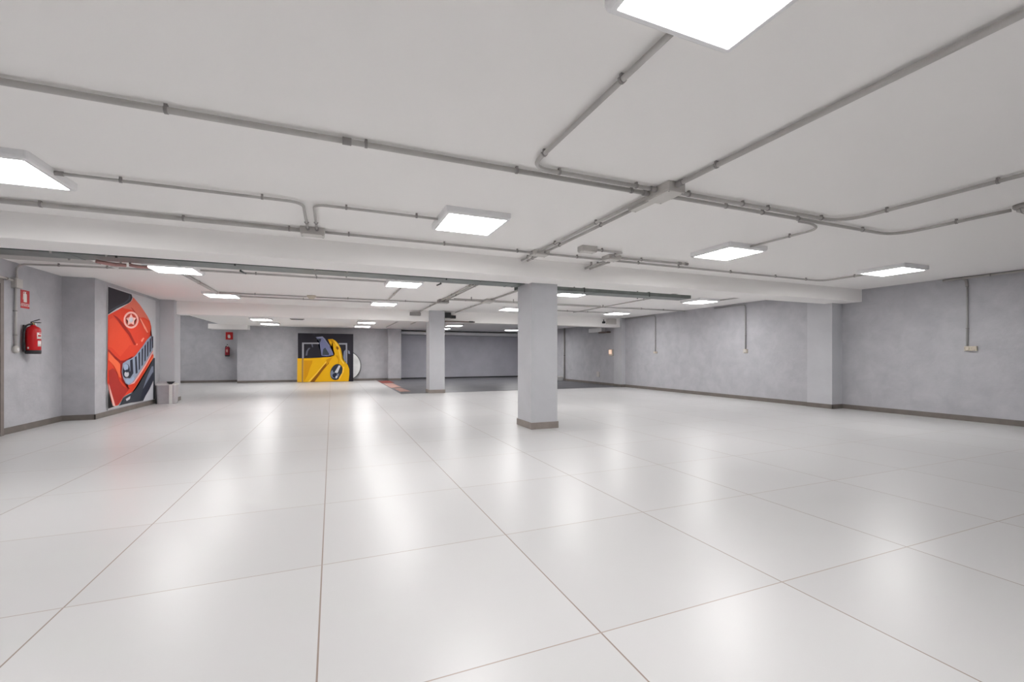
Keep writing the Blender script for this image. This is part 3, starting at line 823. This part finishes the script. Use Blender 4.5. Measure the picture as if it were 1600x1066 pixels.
def extinguisher(label, loc, rz, s=1.0, simple=False):
    """built with its wall at y=0 behind it, front towards -y, base at z=0"""
    t = thing('fire_extinguisher', label, 'fire extinguisher', loc, rz, 'fire extinguishers')
    r = 0.098 * s
    c = (0, -(r + 0.022 * s), 0)
    obj('cylinder', lathe(bmesh.new(), [(r * 0.96, 0.055 * s), (r, 0.07 * s), (r, 0.40 * s), (r * 0.93, 0.438 * s), (r * 0.70, 0.465 * s), (r * 0.36, 0.482 * s), (r * 0.33, 0.50 * s)], 36, c), 'ext_dark_red' if simple else 'ext_red', t)
    obj('base_ring', lathe(bmesh.new(), [(r * 0.90, 0.0), (r * 1.0, 0.008 * s), (r * 1.03, 0.05 * s), (r * 1.0, 0.066 * s)], 36, c), 'black_plastic', t)
    v = obj('valve', lathe(bmesh.new(), [(0.024 * s, 0.498 * s), (0.024 * s, 0.53 * s), (0.018 * s, 0.545 * s)], 16, c), 'brass', t)
    bm = bmesh.new()
    bx(bm, -0.018 * s, 0.018 * s, c[1] - 0.10 * s, c[1] + 0.03 * s, 0.535 * s, 0.547 * s, bev=0.004)
    obj('carry_handle', bm, 'black_plastic', t)
    bm = bmesh.new()
    bx(bm, -0.014 * s, 0.014 * s, -0.11 * s, 0.02 * s, 0, 0.010 * s, bev=0.004)
    bmesh.ops.rotate(bm, verts=bm.verts, cent=(0, 0, 0), matrix=Matrix.Rotation(R(-24), 3, 'X'))
    bmesh.ops.translate(bm, verts=bm.verts, vec=(0.0, c[1] + 0.01 * s, 0.552 * s))
    obj('lever', bm, 'black_plastic', t)
    g = lathe(bmesh.new(), [(0.020 * s, 0.0), (0.020 * s, 0.012 * s), (0.016 * s, 0.014 * s)], 18)
    bmesh.ops.rotate(g, verts=g.verts, cent=(0, 0, 0), matrix=Matrix.Rotation(R(90), 3, 'X'))
    bmesh.ops.translate(g, verts=g.verts, vec=(0.0, c[1] - 0.024 * s, 0.515 * s))
    obj('pressure_gauge', g, 'white_plastic', t)
    # hose runs down the side next to the wall into its holder
    hp = fillet([(-0.02 * s, c[1], 0.52 * s), (-0.085 * s, c[1] + 0.05 * s, 0.49 * s), (-0.098 * s, c[1] + 0.072 * s, 0.38 * s), (-0.098 * s, c[1] + 0.072 * s, 0.20 * s), (-0.092 * s, c[1] + 0.068 * s, 0.06 * s)], 0.08 * s)
    obj('hose', tube(bmesh.new(), hp, 0.015 * s, 10), 'black_plastic', t)
    bm = lathe(bmesh.new(), [(0.018 * s, 0.04 * s), (0.022 * s, 0.10 * s), (0.016 * s, 0.19 * s)], 14, (-0.096 * s, c[1] + 0.070 * s, 0))
    obj('nozzle', bm, 'black_plastic', t)
    # paper labels wrapped round the bottle
    def wrap(a0, a1, z0, z1, mat, name, off=0.0012):
        bm = bmesh.new()
        n = 10
        cols = []
        for k in range(n + 1):
            a = R(a0 + (a1 - a0) * k / n)
            x, y = c[0] + (r + off) * math.cos(a), c[1] + (r + off) * math.sin(a)
            cols.append((bm.verts.new((x, y, z0 * s)), bm.verts.new((x, y, z1 * s))))
        for k in range(n):
            f = bm.faces.new((cols[k][0], cols[k + 1][0], cols[k + 1][1], cols[k][1]))
            f.smooth = True
        o = obj(name, bm, mat, t)
        sm = o.modifiers.new('thickness', 'SOLIDIFY')
        sm.thickness = 0.001
        return o
    if simple:
        wrap(-120, -70, 0.20, 0.34, 'pink_mark', 'label')
        obj('wall_bracket', box(-0.03 * s, 0.03 * s, -0.024 * s, -0.002, 0.30 * s, 0.50 * s, bev=0.003), 'steel', t)
        return t
    wrap(-128, -78, 0.26, 0.37, 'sign_white', 'label')
    wrap(-120, -88, 0.30, 0.33, 'ext_red', 'label', 0.0026)
    wrap(-112, -84, 0.345, 0.358, 'ext_red', 'label', 0.0026)
    wrap(-122, -84, 0.13, 0.23, 'sign_white', 'label')
    wrap(-198, -184, 0.085, 0.12, 'sign_white', 'label')
    obj('wall_bracket', box(-0.03 * s, 0.03 * s, -0.024 * s, -0.002, 0.30 * s, 0.50 * s, bev=0.003), 'steel', t)
    return t

RW = R(90)     # facing +x
extinguisher('large red fire extinguisher hanging on the left wall', (X_LEFT, 10.15, 1.305), RW + R(0), 1.0)
fire_sign('red and white extinguisher sign above the large left wall extinguisher', (X_LEFT, 10.18, 2.09), RW, 0.235, 0.31)
extinguisher('small looking dark red fire extinguisher on the far wall', (-4.66, 25.0, 1.25), R(2), 0.98, simple=True)
fire_sign('tiny red extinguisher sign below the soffit on the far wall', (-4.60, 24.995, 2.07), 0, 0.30, 0.36, text=False)

# ------------------------------------------------------------------ litter bin
t = thing('litter_bin', 'silver grey litter bin before the pilaster beside the orange car poster', 'bin', (-4.07, 14.42, 0))
bm = bmesh.new()
def rrect(hx, hy, rad, n=5):
    out = []
    for cx, cy, a0 in ((1, 1, 0), (-1, 1, 90), (-1, -1, 180), (1, -1, 270)):
        for k in range(n):
            a = R(a0 + 90 * k / (n - 1))
            out.append((cx * (hx - rad) + rad * math.cos(a), cy * (hy - rad) + rad * math.sin(a)))
    return out
def loft(bm, levels, cap=True):
    rings = [[bm.verts.new((x, y, zz)) for x, y in rrect(hx, hy, rad)] for hx, hy, rad, zz in levels]
    n = len(rings[0])
    for i in range(len(rings) - 1):
        for k in range(n):
            j = (k + 1) % n
            bm.faces.new((rings[i][k], rings[i][j], rings[i + 1][j], rings[i + 1][k]))
    if cap:
        bm.faces.new(list(reversed(rings[0])))
        bm.faces.new(rings[-1])
    return bm
obj('body', loft(bm, [(0.19, 0.13, 0.05, 0.0), (0.20, 0.14, 0.05, 0.02), (0.215, 0.15, 0.05, 0.50), (0.205, 0.14, 0.05, 0.505)]), 'bin', t)
obj('rim', loft(bmesh.new(), [(0.218, 0.153, 0.05, 0.49), (0.226, 0.16, 0.05, 0.50), (0.226, 0.16, 0.05, 0.53), (0.20, 0.135, 0.05, 0.54)]), 'bin_pale', t)
# swing lid: wedge with a dark V opening
bm = bmesh.new()
va = [(-0.20, -0.13, 0.54), (0.20, -0.13, 0.54), (0.20, 0.13, 0.54), (-0.20, 0.13, 0.54), (-0.20, 0.0, 0.60), (0.06, 0.0, 0.60)]
vv = [bm.verts.new(p) for p in va]
for f in ((0, 1, 5, 4), (2, 3, 4, 5), (0, 4, 3), (1, 2, 5), (3, 2, 1, 0)): bm.faces.new([vv[i] for i in f])
obj('lid', bm, 'bin', t)
bm = bmesh.new()
flat_poly(bm, [(0.02, 0.59), (0.20, 0.59), (0.14, 0.52), (0.08, 0.52)], 0.10, 0.168)
obj('opening', bm, 'black_plastic', t)
obj('front_strip', box(0.075, 0.145, -0.162, -0.125, 0.0, 0.52, bev=0.006), 'bin_pale', t)
obj('side_edge', box(-0.235, -0.20, -0.10, 0.10, 0.0, 0.50, bev=0.004), 'black_plastic', t)

# ------------------------------------------------------------------ car posters (flat printed panels)
PC = {
 'black': (18, 17, 20), 'glassblack': (40, 37, 46), 'slate': (62, 70, 78), 'charcoal': (48, 54, 64), 'navy': (32, 36, 54),
 'bluegrey': (120, 128, 148), 'palegrey': (200, 202, 210), 'silver': (150, 160, 182), 'skyblue': (160, 178, 204), 'silverblue': (142, 146, 168),
 'midgrey': (95, 97, 110), 'orange': (222, 62, 34), 'orangehi': (228, 74, 42), 'salmon': (214, 108, 88), 'peach': (246, 150, 126), 'fender': (246, 108, 66),
 'deepred': (160, 26, 16), 'darkred': (176, 46, 38), 'brick': (186, 62, 46), 'darkmaroon': (120, 34, 30), 'pinkwhite': (244, 186, 176),
 'yellow': (226, 172, 16), 'gold': (222, 172, 40), 'goldhi': (244, 198, 66), 'ochre': (204, 144, 10), 'brown': (140, 88, 14), 'bronze': (160, 128, 74),
 'frame': (150, 150, 158), 'glassblue': (116, 120, 154), 'paper': (196, 197, 200), 'darkpaper': (40, 38, 46),
}
for k, v in PC.items():
    M['print_' + k] = plain('print_' + k, srgb(*v), 0.6, 0, 0.015, 20, 0.2)
RED_CAR_PRINT = [
    ('orange', [(11.81,2.133),(12.059,2.219),(12.291,2.293),(12.596,2.405),(12.886,2.513),(13.003,2.575),(13.088,2.668),(13.227,2.616),(13.479,2.527),(13.704,2.416),(13.937,2.3),(14.118,2.176),(14.213,2.042),(14.188,1.915),(14.139,1.85),(14.303,1.415),(14.33,1.233),(14.035,1.006),(13.626,0.748),(13.394,0.589),(13.17,0.467),(12.99,0.412),(12.714,0.376),(12.548,0.339),(12.419,0.252),(12.278,0.182),(12.08,0.182),(11.932,0.312),(11.818,0.642),(11.781,0.71)]),
    ('glassblack', [(11.815,2.731),(12.35,2.726),(12.986,2.722),(13.047,2.651),(12.953,2.555),(12.82,2.495),(12.502,2.398),(12.202,2.303),(11.81,2.143)]),
    ('slate', [(11.891,2.242),(12.144,2.338),(12.596,2.487),(12.82,2.596),(12.853,2.69),(12.936,2.691),(12.903,2.592),(12.643,2.465),(12.173,2.311),(11.85,2.2)]),
    ('salmon', [(12.596,2.405),(12.886,2.513),(13.013,2.583),(13.095,2.65),(13.479,2.52),(13.898,2.305),(14.078,2.18),(13.898,2.221),(13.704,2.239),(13.479,2.21),(13.316,2.262),(13.088,2.343),(12.82,2.356),(12.502,2.355)]),
    ('deepred', [(12.03,2.162),(12.232,2.13),(12.411,2.064),(12.627,1.964),(12.919,1.814),(13.245,1.548),(13.123,1.527),(12.82,1.76),(12.502,1.915),(12.261,2.053)]),
    ('brick', [(12.919,2.425),(13.054,2.396),(13.37,2.252),(13.666,2.083),(13.977,1.85),(13.898,1.869),(13.516,2.102),(13.227,2.255)]),
    ('peach', [(13.461,2.198),(13.534,2.192),(13.858,1.989),(13.997,1.874),(13.917,1.87),(13.742,1.967)]),
    ('orangehi', [(13.59,2.194),(13.858,2.187),(14.098,2.112),(14.188,2.024),(14.159,1.913),(14.017,1.875),(13.858,2.004)]),
    ('orangehi', [(11.837,2.034),(12.059,2.102),(12.38,1.968),(12.755,1.743),(12.986,1.527),(12.886,1.525),(12.387,1.252),(11.991,1.442),(11.818,1.466)]),
    ('pinkwhite', [(13.391,2.149),(13.369,2.083),(13.305,2.021),(13.206,1.969),(13.085,1.933),(12.953,1.915),(12.824,1.918),(12.71,1.939),(12.621,1.976),(12.565,2.026),(12.546,2.085),(12.565,2.146),(12.621,2.205),(12.71,2.256),(12.824,2.294),(12.953,2.316),(13.085,2.318),(13.206,2.3),(13.305,2.264),(13.369,2.211)]),
    ('brick', [(13.284,2.141),(13.267,2.09),(13.219,2.042),(13.145,2.002),(13.053,1.974),(12.953,1.96),(12.854,1.962),(12.767,1.978),(12.698,2.007),(12.655,2.046),(12.64,2.092),(12.655,2.14),(12.698,2.185),(12.767,2.225),(12.854,2.254),(12.953,2.271),(13.053,2.272),(13.145,2.258),(13.219,2.229),(13.267,2.189)]),
    ('pinkwhite', [(12.953,2.265),(13.053,2.19),(13.254,2.186),(13.116,2.102),(13.137,2.007),(12.953,2.033),(12.774,1.983),(12.794,2.078),(12.667,2.139),(12.854,2.174)]),
    ('palegrey', [(13.075,2.128),(13.069,2.109),(13.051,2.091),(13.024,2.076),(12.99,2.065),(12.953,2.059),(12.916,2.059),(12.882,2.065),(12.856,2.076),(12.839,2.092),(12.833,2.109),(12.839,2.128),(12.856,2.145),(12.882,2.161),(12.916,2.172),(12.953,2.178),(12.99,2.178),(13.024,2.172),(13.051,2.161),(13.069,2.146)]),
    ('peach', [(13.516,1.65),(13.666,1.73),(13.742,1.718),(13.59,1.615)]),
    ('peach', [(13.245,1.562),(13.334,1.572),(13.298,1.531),(13.245,1.53)]),
    ('darkred', [(11.823,0.961),(12.02,1.009),(12.201,0.921),(12.324,0.722),(12.516,0.598),(12.816,0.492),(12.647,0.403),(12.451,0.305),(12.262,0.211),(12.11,0.199),(11.962,0.417),(11.846,0.693)]),
    ('fender', [(11.818,1.366),(11.991,1.294),(12.201,1.191),(12.372,1.084),(12.387,0.915),(12.426,0.773),(12.309,0.806),(12.216,0.921),(12.08,1.048),(11.818,1.187)]),
    ('deepred', [(11.812,1.42),(12.11,1.273),(12.387,1.168),(12.548,1.167),(12.885,1.237),(13.026,1.266),(13.026,1.244),(12.714,1.165),(12.483,1.111),(12.426,0.914),(12.548,0.71),(12.782,0.567),(12.885,0.501),(12.782,0.509),(12.451,0.715),(12.372,0.916),(12.387,1.098),(12.11,1.212),(11.803,1.373)]),
    ('silver', [(12.499,1.103),(12.714,1.165),(12.973,1.214),(13.17,1.274),(13.626,1.517),(13.898,1.686),(14.18,1.805),(14.303,1.423),(13.786,1.075),(13.318,0.792),(13.061,0.654),(12.816,0.597),(12.647,0.647),(12.522,0.768),(12.451,0.913)]),
    ('navy', [(12.885,1.171),(13.026,1.199),(13.069,0.863),(12.885,0.751),(12.714,0.767),(12.902,0.927)]),
    ('navy', [(12.871,0.917),(12.855,0.865),(12.821,0.82),(12.773,0.786),(12.715,0.766),(12.655,0.762),(12.596,0.775),(12.546,0.801),(12.508,0.84),(12.487,0.887),(12.484,0.937),(12.498,0.987),(12.53,1.031),(12.576,1.066),(12.632,1.087),(12.693,1.093),(12.752,1.082),(12.805,1.056),(12.844,1.017),(12.867,0.969)]),
    ('skyblue', [(12.791,1.006),(12.78,0.983),(12.756,0.963),(12.724,0.949),(12.686,0.941),(12.646,0.94),(12.609,0.947),(12.576,0.959),(12.553,0.978),(12.54,0.999),(12.539,1.022),(12.55,1.045),(12.573,1.064),(12.604,1.079),(12.641,1.087),(12.681,1.088),(12.719,1.082),(12.753,1.07),(12.777,1.051),(12.791,1.029)]),
    ('palegrey', [(12.819,0.844),(12.808,0.825),(12.786,0.808),(12.756,0.796),(12.72,0.79),(12.682,0.79),(12.646,0.797),(12.615,0.808),(12.592,0.825),(12.579,0.844),(12.578,0.864),(12.589,0.883),(12.61,0.9),(12.639,0.912),(12.674,0.918),(12.712,0.919),(12.749,0.913),(12.781,0.901),(12.804,0.884),(12.818,0.865)]),
    ('navy', [(12.802,0.923),(12.798,0.913),(12.785,0.903),(12.766,0.896),(12.741,0.892),(12.714,0.891),(12.687,0.894),(12.663,0.9),(12.644,0.908),(12.631,0.918),(12.627,0.929),(12.631,0.939),(12.644,0.949),(12.663,0.956),(12.687,0.96),(12.714,0.961),(12.741,0.958),(12.766,0.953),(12.785,0.944),(12.798,0.934)]),
    ('skyblue', [(12.647,0.734),(12.955,0.741),(13.061,0.788),(13.134,0.725),(12.99,0.643),(12.782,0.625),(12.647,0.676)]),
    ('navy', [(13.152,1.236),(13.251,1.274),(13.307,0.862),(13.196,0.843)]),
    ('navy', [(13.356,1.335),(13.455,1.382),(13.455,0.96),(13.371,0.913)]),
    ('navy', [(13.548,1.43),(13.65,1.478),(13.626,1.054),(13.548,1.009)]),
    ('navy', [(13.726,1.519),(13.827,1.577),(13.807,1.162),(13.722,1.121)]),
    ('navy', [(13.901,1.616),(14.001,1.671),(13.976,1.282),(13.897,1.234)]),
    ('navy', [(14.069,1.705),(14.163,1.75),(14.146,1.397),(14.06,1.347)]),
    ('navy', [(14.224,1.777),(14.312,1.797),(14.312,1.498),(14.215,1.447)]),
    ('pinkwhite', [(12.816,0.597),(13.061,0.654),(13.318,0.792),(13.786,1.075),(14.312,1.424),(14.312,1.374),(13.827,1.035),(13.356,0.752),(13.105,0.621)]),
    ('fender', [(14.33,1.332),(14.33,1.241),(13.993,1.007),(13.626,0.764),(13.318,0.563),(13.134,0.484),(12.99,0.45),(13.244,0.583),(13.587,0.781),(13.951,1.04)]),
    ('charcoal', [(14.33,1.224),(14.035,0.998),(13.626,0.74),(13.394,0.582),(13.17,0.459),(12.99,0.405),(12.714,0.368),(12.548,0.332),(12.419,0.245),(12.278,0.175),(12.885,0.178),(14.428,0.127),(14.428,1.216)]),
    ('bluegrey', [(14.207,1.003),(13.993,0.829),(13.786,0.646),(13.626,0.45),(13.786,0.439),(14.035,0.665),(14.312,0.851),(14.312,1.0)]),
    ('palegrey', [(14.312,0.618),(14.312,0.129),(13.626,0.144),(13.786,0.264),(14.035,0.406)]),
    ('navy', [(14.272,0.844),(13.626,0.45),(13.451,0.176),(13.706,0.223),(14.035,0.422),(14.312,0.668)]),
    ('palegrey', [(12.63,0.289),(12.885,0.34),(12.85,0.269),(12.68,0.238)]),
    ('pinkwhite', [(11.789,0.697),(11.84,0.64),(11.962,0.43),(12.11,0.186),(12.006,0.19),(11.875,0.424)]),
    ('black', [(11.781,0.565),(11.875,0.357),(11.967,0.201),(12.08,0.182),(11.875,0.168),(11.781,0.165)]),
]
YELLOW_CAR_PRINT = [
    ('yellow', [(-1.523,1.158),(-1.169,1.164),(-0.733,1.168),(-0.291,1.211),(-0.054,1.229),(0.107,1.286),(0.142,1.391),(0.061,1.665),(-0.077,1.888),(-0.169,2.098),(0.038,2.114),(0.177,2.028),(0.316,1.867),(0.421,1.643),(0.468,1.392),(0.503,1.166),(0.621,0.939),(0.739,0.837),(0.814,0.635),(0.821,0.357),(0.786,0.012),(-1.533,0.012)]),
    ('glassblue', [(-0.546,1.97),(-0.689,2.136),(-0.425,2.193),(-0.291,2.069),(-0.146,1.838),(0.038,1.491),(0.089,1.321),(-0.238,1.261),(-0.458,1.295),(-0.513,1.681)]),
    ('silverblue', [(-0.733,2.188),(-0.414,2.232),(-0.314,2.13),(-0.18,1.914),(-0.066,1.739),(-0.1,1.739),(-0.28,1.997),(-0.414,2.176),(-0.646,2.149)]),
    ('charcoal', [(-0.668,2.112),(-0.469,2.115),(-0.513,1.958),(-0.546,1.958)]),
    ('slate', [(-0.291,1.682),(-0.122,1.393),(-0.122,1.32),(-0.425,1.319),(-0.38,1.609)]),
    ('midgrey', [(-1.169,1.295),(-1.136,1.51),(-1.039,1.665),(-0.952,1.666),(-1.06,1.51),(-1.093,1.295)]),
    ('midgrey', [(-0.93,1.893),(-0.854,1.894),(-0.832,1.702),(-0.876,1.702)]),
    ('ochre', [(-1.233,1.057),(-0.865,1.056),(-0.876,0.936),(-0.974,0.698),(-1.082,0.317),(-1.233,0.034)]),
    ('gold', [(-1.512,1.034),(-1.341,1.034),(-1.341,0.012),(-1.52,0.012)]),
    ('brown', [(-0.122,1.089),(-0.122,0.907),(-0.38,0.595),(-0.777,0.012),(-0.974,0.012),(-0.646,0.406),(-0.38,0.788)]),
    ('goldhi', [(-0.122,1.162),(-0.122,1.077),(-0.38,0.776),(-0.646,0.43),(-0.974,0.012),(-1.082,0.012),(-0.689,0.454),(-0.336,0.909)]),
    ('ochre', [(-0.238,1.093),(-0.054,1.192),(0.061,1.241),(-0.031,1.092),(-0.238,0.795)]),
    ('goldhi', [(0.107,2.04),(0.223,1.942),(0.339,1.742),(0.398,1.492),(0.456,1.141),(0.597,0.889),(0.527,0.889),(0.386,1.141),(0.339,1.442),(0.269,1.717),(0.153,1.916)]),
    ('ochre', [(0.165,1.316),(0.293,1.291),(0.351,1.091),(0.339,0.891),(0.304,0.891),(0.304,1.091)]),
    ('brown', [(0.316,1.691),(0.324,1.664),(0.326,1.637),(0.321,1.614),(0.312,1.595),(0.297,1.584),(0.28,1.581),(0.261,1.586),(0.242,1.599),(0.226,1.619),(0.213,1.643),(0.206,1.67),(0.204,1.696),(0.208,1.72),(0.218,1.738),(0.232,1.749),(0.25,1.753),(0.269,1.748),(0.287,1.735),(0.304,1.715)]),
    ('ochre', [(-0.146,2.074),(0.015,2.076),(0.153,1.891),(0.107,1.89),(-0.031,2.013)]),
    ('charcoal', [(0.486,0.372),(0.432,0.257),(0.358,0.165),(0.271,0.104),(0.179,0.079),(0.092,0.094),(0.018,0.146),(-0.036,0.23),(-0.065,0.339),(-0.065,0.461),(-0.038,0.585),(0.015,0.698),(0.089,0.791),(0.175,0.853),(0.267,0.879),(0.355,0.865),(0.43,0.814),(0.484,0.729),(0.513,0.62),(0.514,0.497)]),
    ('goldhi', [(0.527,0.739),(0.585,0.738),(0.562,0.487),(0.409,0.188),(0.316,0.027),(0.339,0.189),(0.48,0.438)]),
    ('bluegrey', [(0.333,0.326),(0.304,0.261),(0.259,0.21),(0.203,0.176),(0.141,0.164),(0.079,0.174),(0.023,0.206),(-0.021,0.255),(-0.049,0.318),(-0.058,0.388),(-0.048,0.459),(-0.019,0.523),(0.025,0.574),(0.081,0.608),(0.143,0.621),(0.205,0.611),(0.261,0.58),(0.305,0.531),(0.333,0.467),(0.343,0.397)]),
    ('charcoal', [(0.415,0.483),(0.378,0.434),(0.328,0.401),(0.268,0.387),(0.205,0.392),(0.146,0.417),(0.095,0.459),(0.058,0.513),(0.038,0.576),(0.037,0.639),(0.056,0.698),(0.092,0.747),(0.142,0.781),(0.201,0.795),(0.264,0.791),(0.324,0.766),(0.375,0.724),(0.413,0.669),(0.433,0.607),(0.433,0.543)]),
    ('palegrey', [(0.13,0.455),(0.328,0.81),(0.414,0.785),(0.274,0.428)]),
    ('navy', [(0.249,0.303),(0.243,0.268),(0.228,0.236),(0.204,0.211),(0.175,0.195),(0.142,0.19),(0.109,0.196),(0.079,0.213),(0.056,0.239),(0.041,0.271),(0.035,0.307),(0.041,0.342),(0.056,0.374),(0.079,0.399),(0.109,0.415),(0.142,0.42),(0.175,0.414),(0.204,0.397),(0.228,0.371),(0.243,0.339)]),
    ('palegrey', [(0.266,0.208),(0.255,0.188),(0.242,0.172),(0.226,0.161),(0.21,0.157),(0.196,0.16),(0.184,0.17),(0.176,0.185),(0.172,0.205),(0.174,0.227),(0.18,0.249),(0.191,0.269),(0.204,0.285),(0.22,0.296),(0.236,0.3),(0.25,0.297),(0.262,0.288),(0.27,0.272),(0.274,0.253),(0.272,0.231)]),
    ('frame', [(-1.319,1.917),(-1.238,1.918),(-1.238,1.164),(-1.319,1.164)]),
    ('frame', [(-1.319,1.917),(-0.557,1.926),(-0.557,1.859),(-1.319,1.851)]),
    ('bronze', [(-1.33,1.164),(-1.255,1.164),(-1.272,0.012),(-1.336,0.012)]),
    ('frame', [(0.316,1.913),(0.72,1.917),(0.72,1.841),(0.351,1.838)]),
    ('frame', [(0.649,1.916),(0.72,1.917),(0.72,0.888),(0.668,0.914)]),
    ('bluegrey', [(0.562,1.493),(0.644,1.594),(0.656,0.989),(0.597,1.015),(0.538,1.191)]),
    ('bluegrey', [(0.75,1.569),(0.833,1.519),(0.857,1.367),(0.762,1.393)]),
]

def print_mesh(layers, to3d, base, step):
    """one printed picture: every colour field a thin layer in the same mesh"""
    bm = bmesh.new()
    slots, mats = {}, []
    for n, (mname, pts) in enumerate(layers):
        if mname not in slots:
            slots[mname] = len(mats)
            mats.append('print_' + mname)
        vs = [bm.verts.new(to3d(p, base + step * (n + 1))) for p in pts]
        f = bm.faces.new(vs)
        f.material_index = slots[mname]
    bmesh.ops.triangulate(bm, faces=bm.faces[:], ngon_method='EAR_CLIP')
    return bm, mats
def raw_obj(name, bm, mats, parent):
    me = bpy.data.meshes.new(name)
    bm.to_mesh(me)
    bm.free()
    for mm in mats: me.materials.append(M[mm])
    o = bpy.data.objects.new(name, me)
    COL.objects.link(o)
    o.parent = parent
    me.transform(Matrix.Translation(parent.location).inverted())
    return o

t = thing('car_poster', 'tall wall poster of a tilted orange car front with silver grille', 'poster', (X_STEP, 13.15, 0.13))
part('panel', box(X_STEP + 0.003, X_STEP + 0.02, 11.81, 14.52, 0.13, 2.755, bev=0.002), 'print_paper', t)
bm, mats = print_mesh(RED_CAR_PRINT, lambda p, d: (d, p[0], p[1]), X_STEP + 0.0202, 0.0004)
raw_obj('printed_car', bm, mats, t)

t = thing('car_poster', 'square black panel showing a yellow vintage car standing at the far wall', 'poster', (-0.25, 23.5, 0.0))
part('panel', box(-1.50, 1.007, 23.5, 23.54, 0.0, 2.375, bev=0.002), 'print_darkpaper', t)
bm, mats = print_mesh(YELLOW_CAR_PRINT, lambda p, d: (p[0], d, p[1]), 23.4995, -0.0006)
raw_obj('printed_car', bm, mats, t)
part('foot', box(-1.2, -1.1, 23.54, 23.72, 0.0, 0.05), 'black_plastic', t)
part('foot', box(0.75, 0.85, 23.54, 23.72, 0.0, 0.05), 'black_plastic', t)

t = thing('round_panel', 'round pearl white disc standing half hidden behind the yellow car panel', 'round panel', (0.62, 23.75, 0.0))
bm = lathe(bmesh.new(), [(0.74, -0.015), (0.74, 0.015)], 56)
bmesh.ops.rotate(bm, verts=bm.verts, cent=(0, 0, 0), matrix=Matrix.Rotation(R(90), 3, 'X'))
bmesh.ops.translate(bm, verts=bm.verts, vec=(0.62, 23.75, 0.78))
part('disc', bm, 'disc', t)
bm = bmesh.new()
pts = [(0.62 + 0.755 * math.cos(2 * math.pi * k / 56), 23.75, 0.78 + 0.755 * math.sin(2 * math.pi * k / 56)) for k in range(57)]
tube(bm, pts, 0.022, 8)
part('rim', bm, 'steel', t)
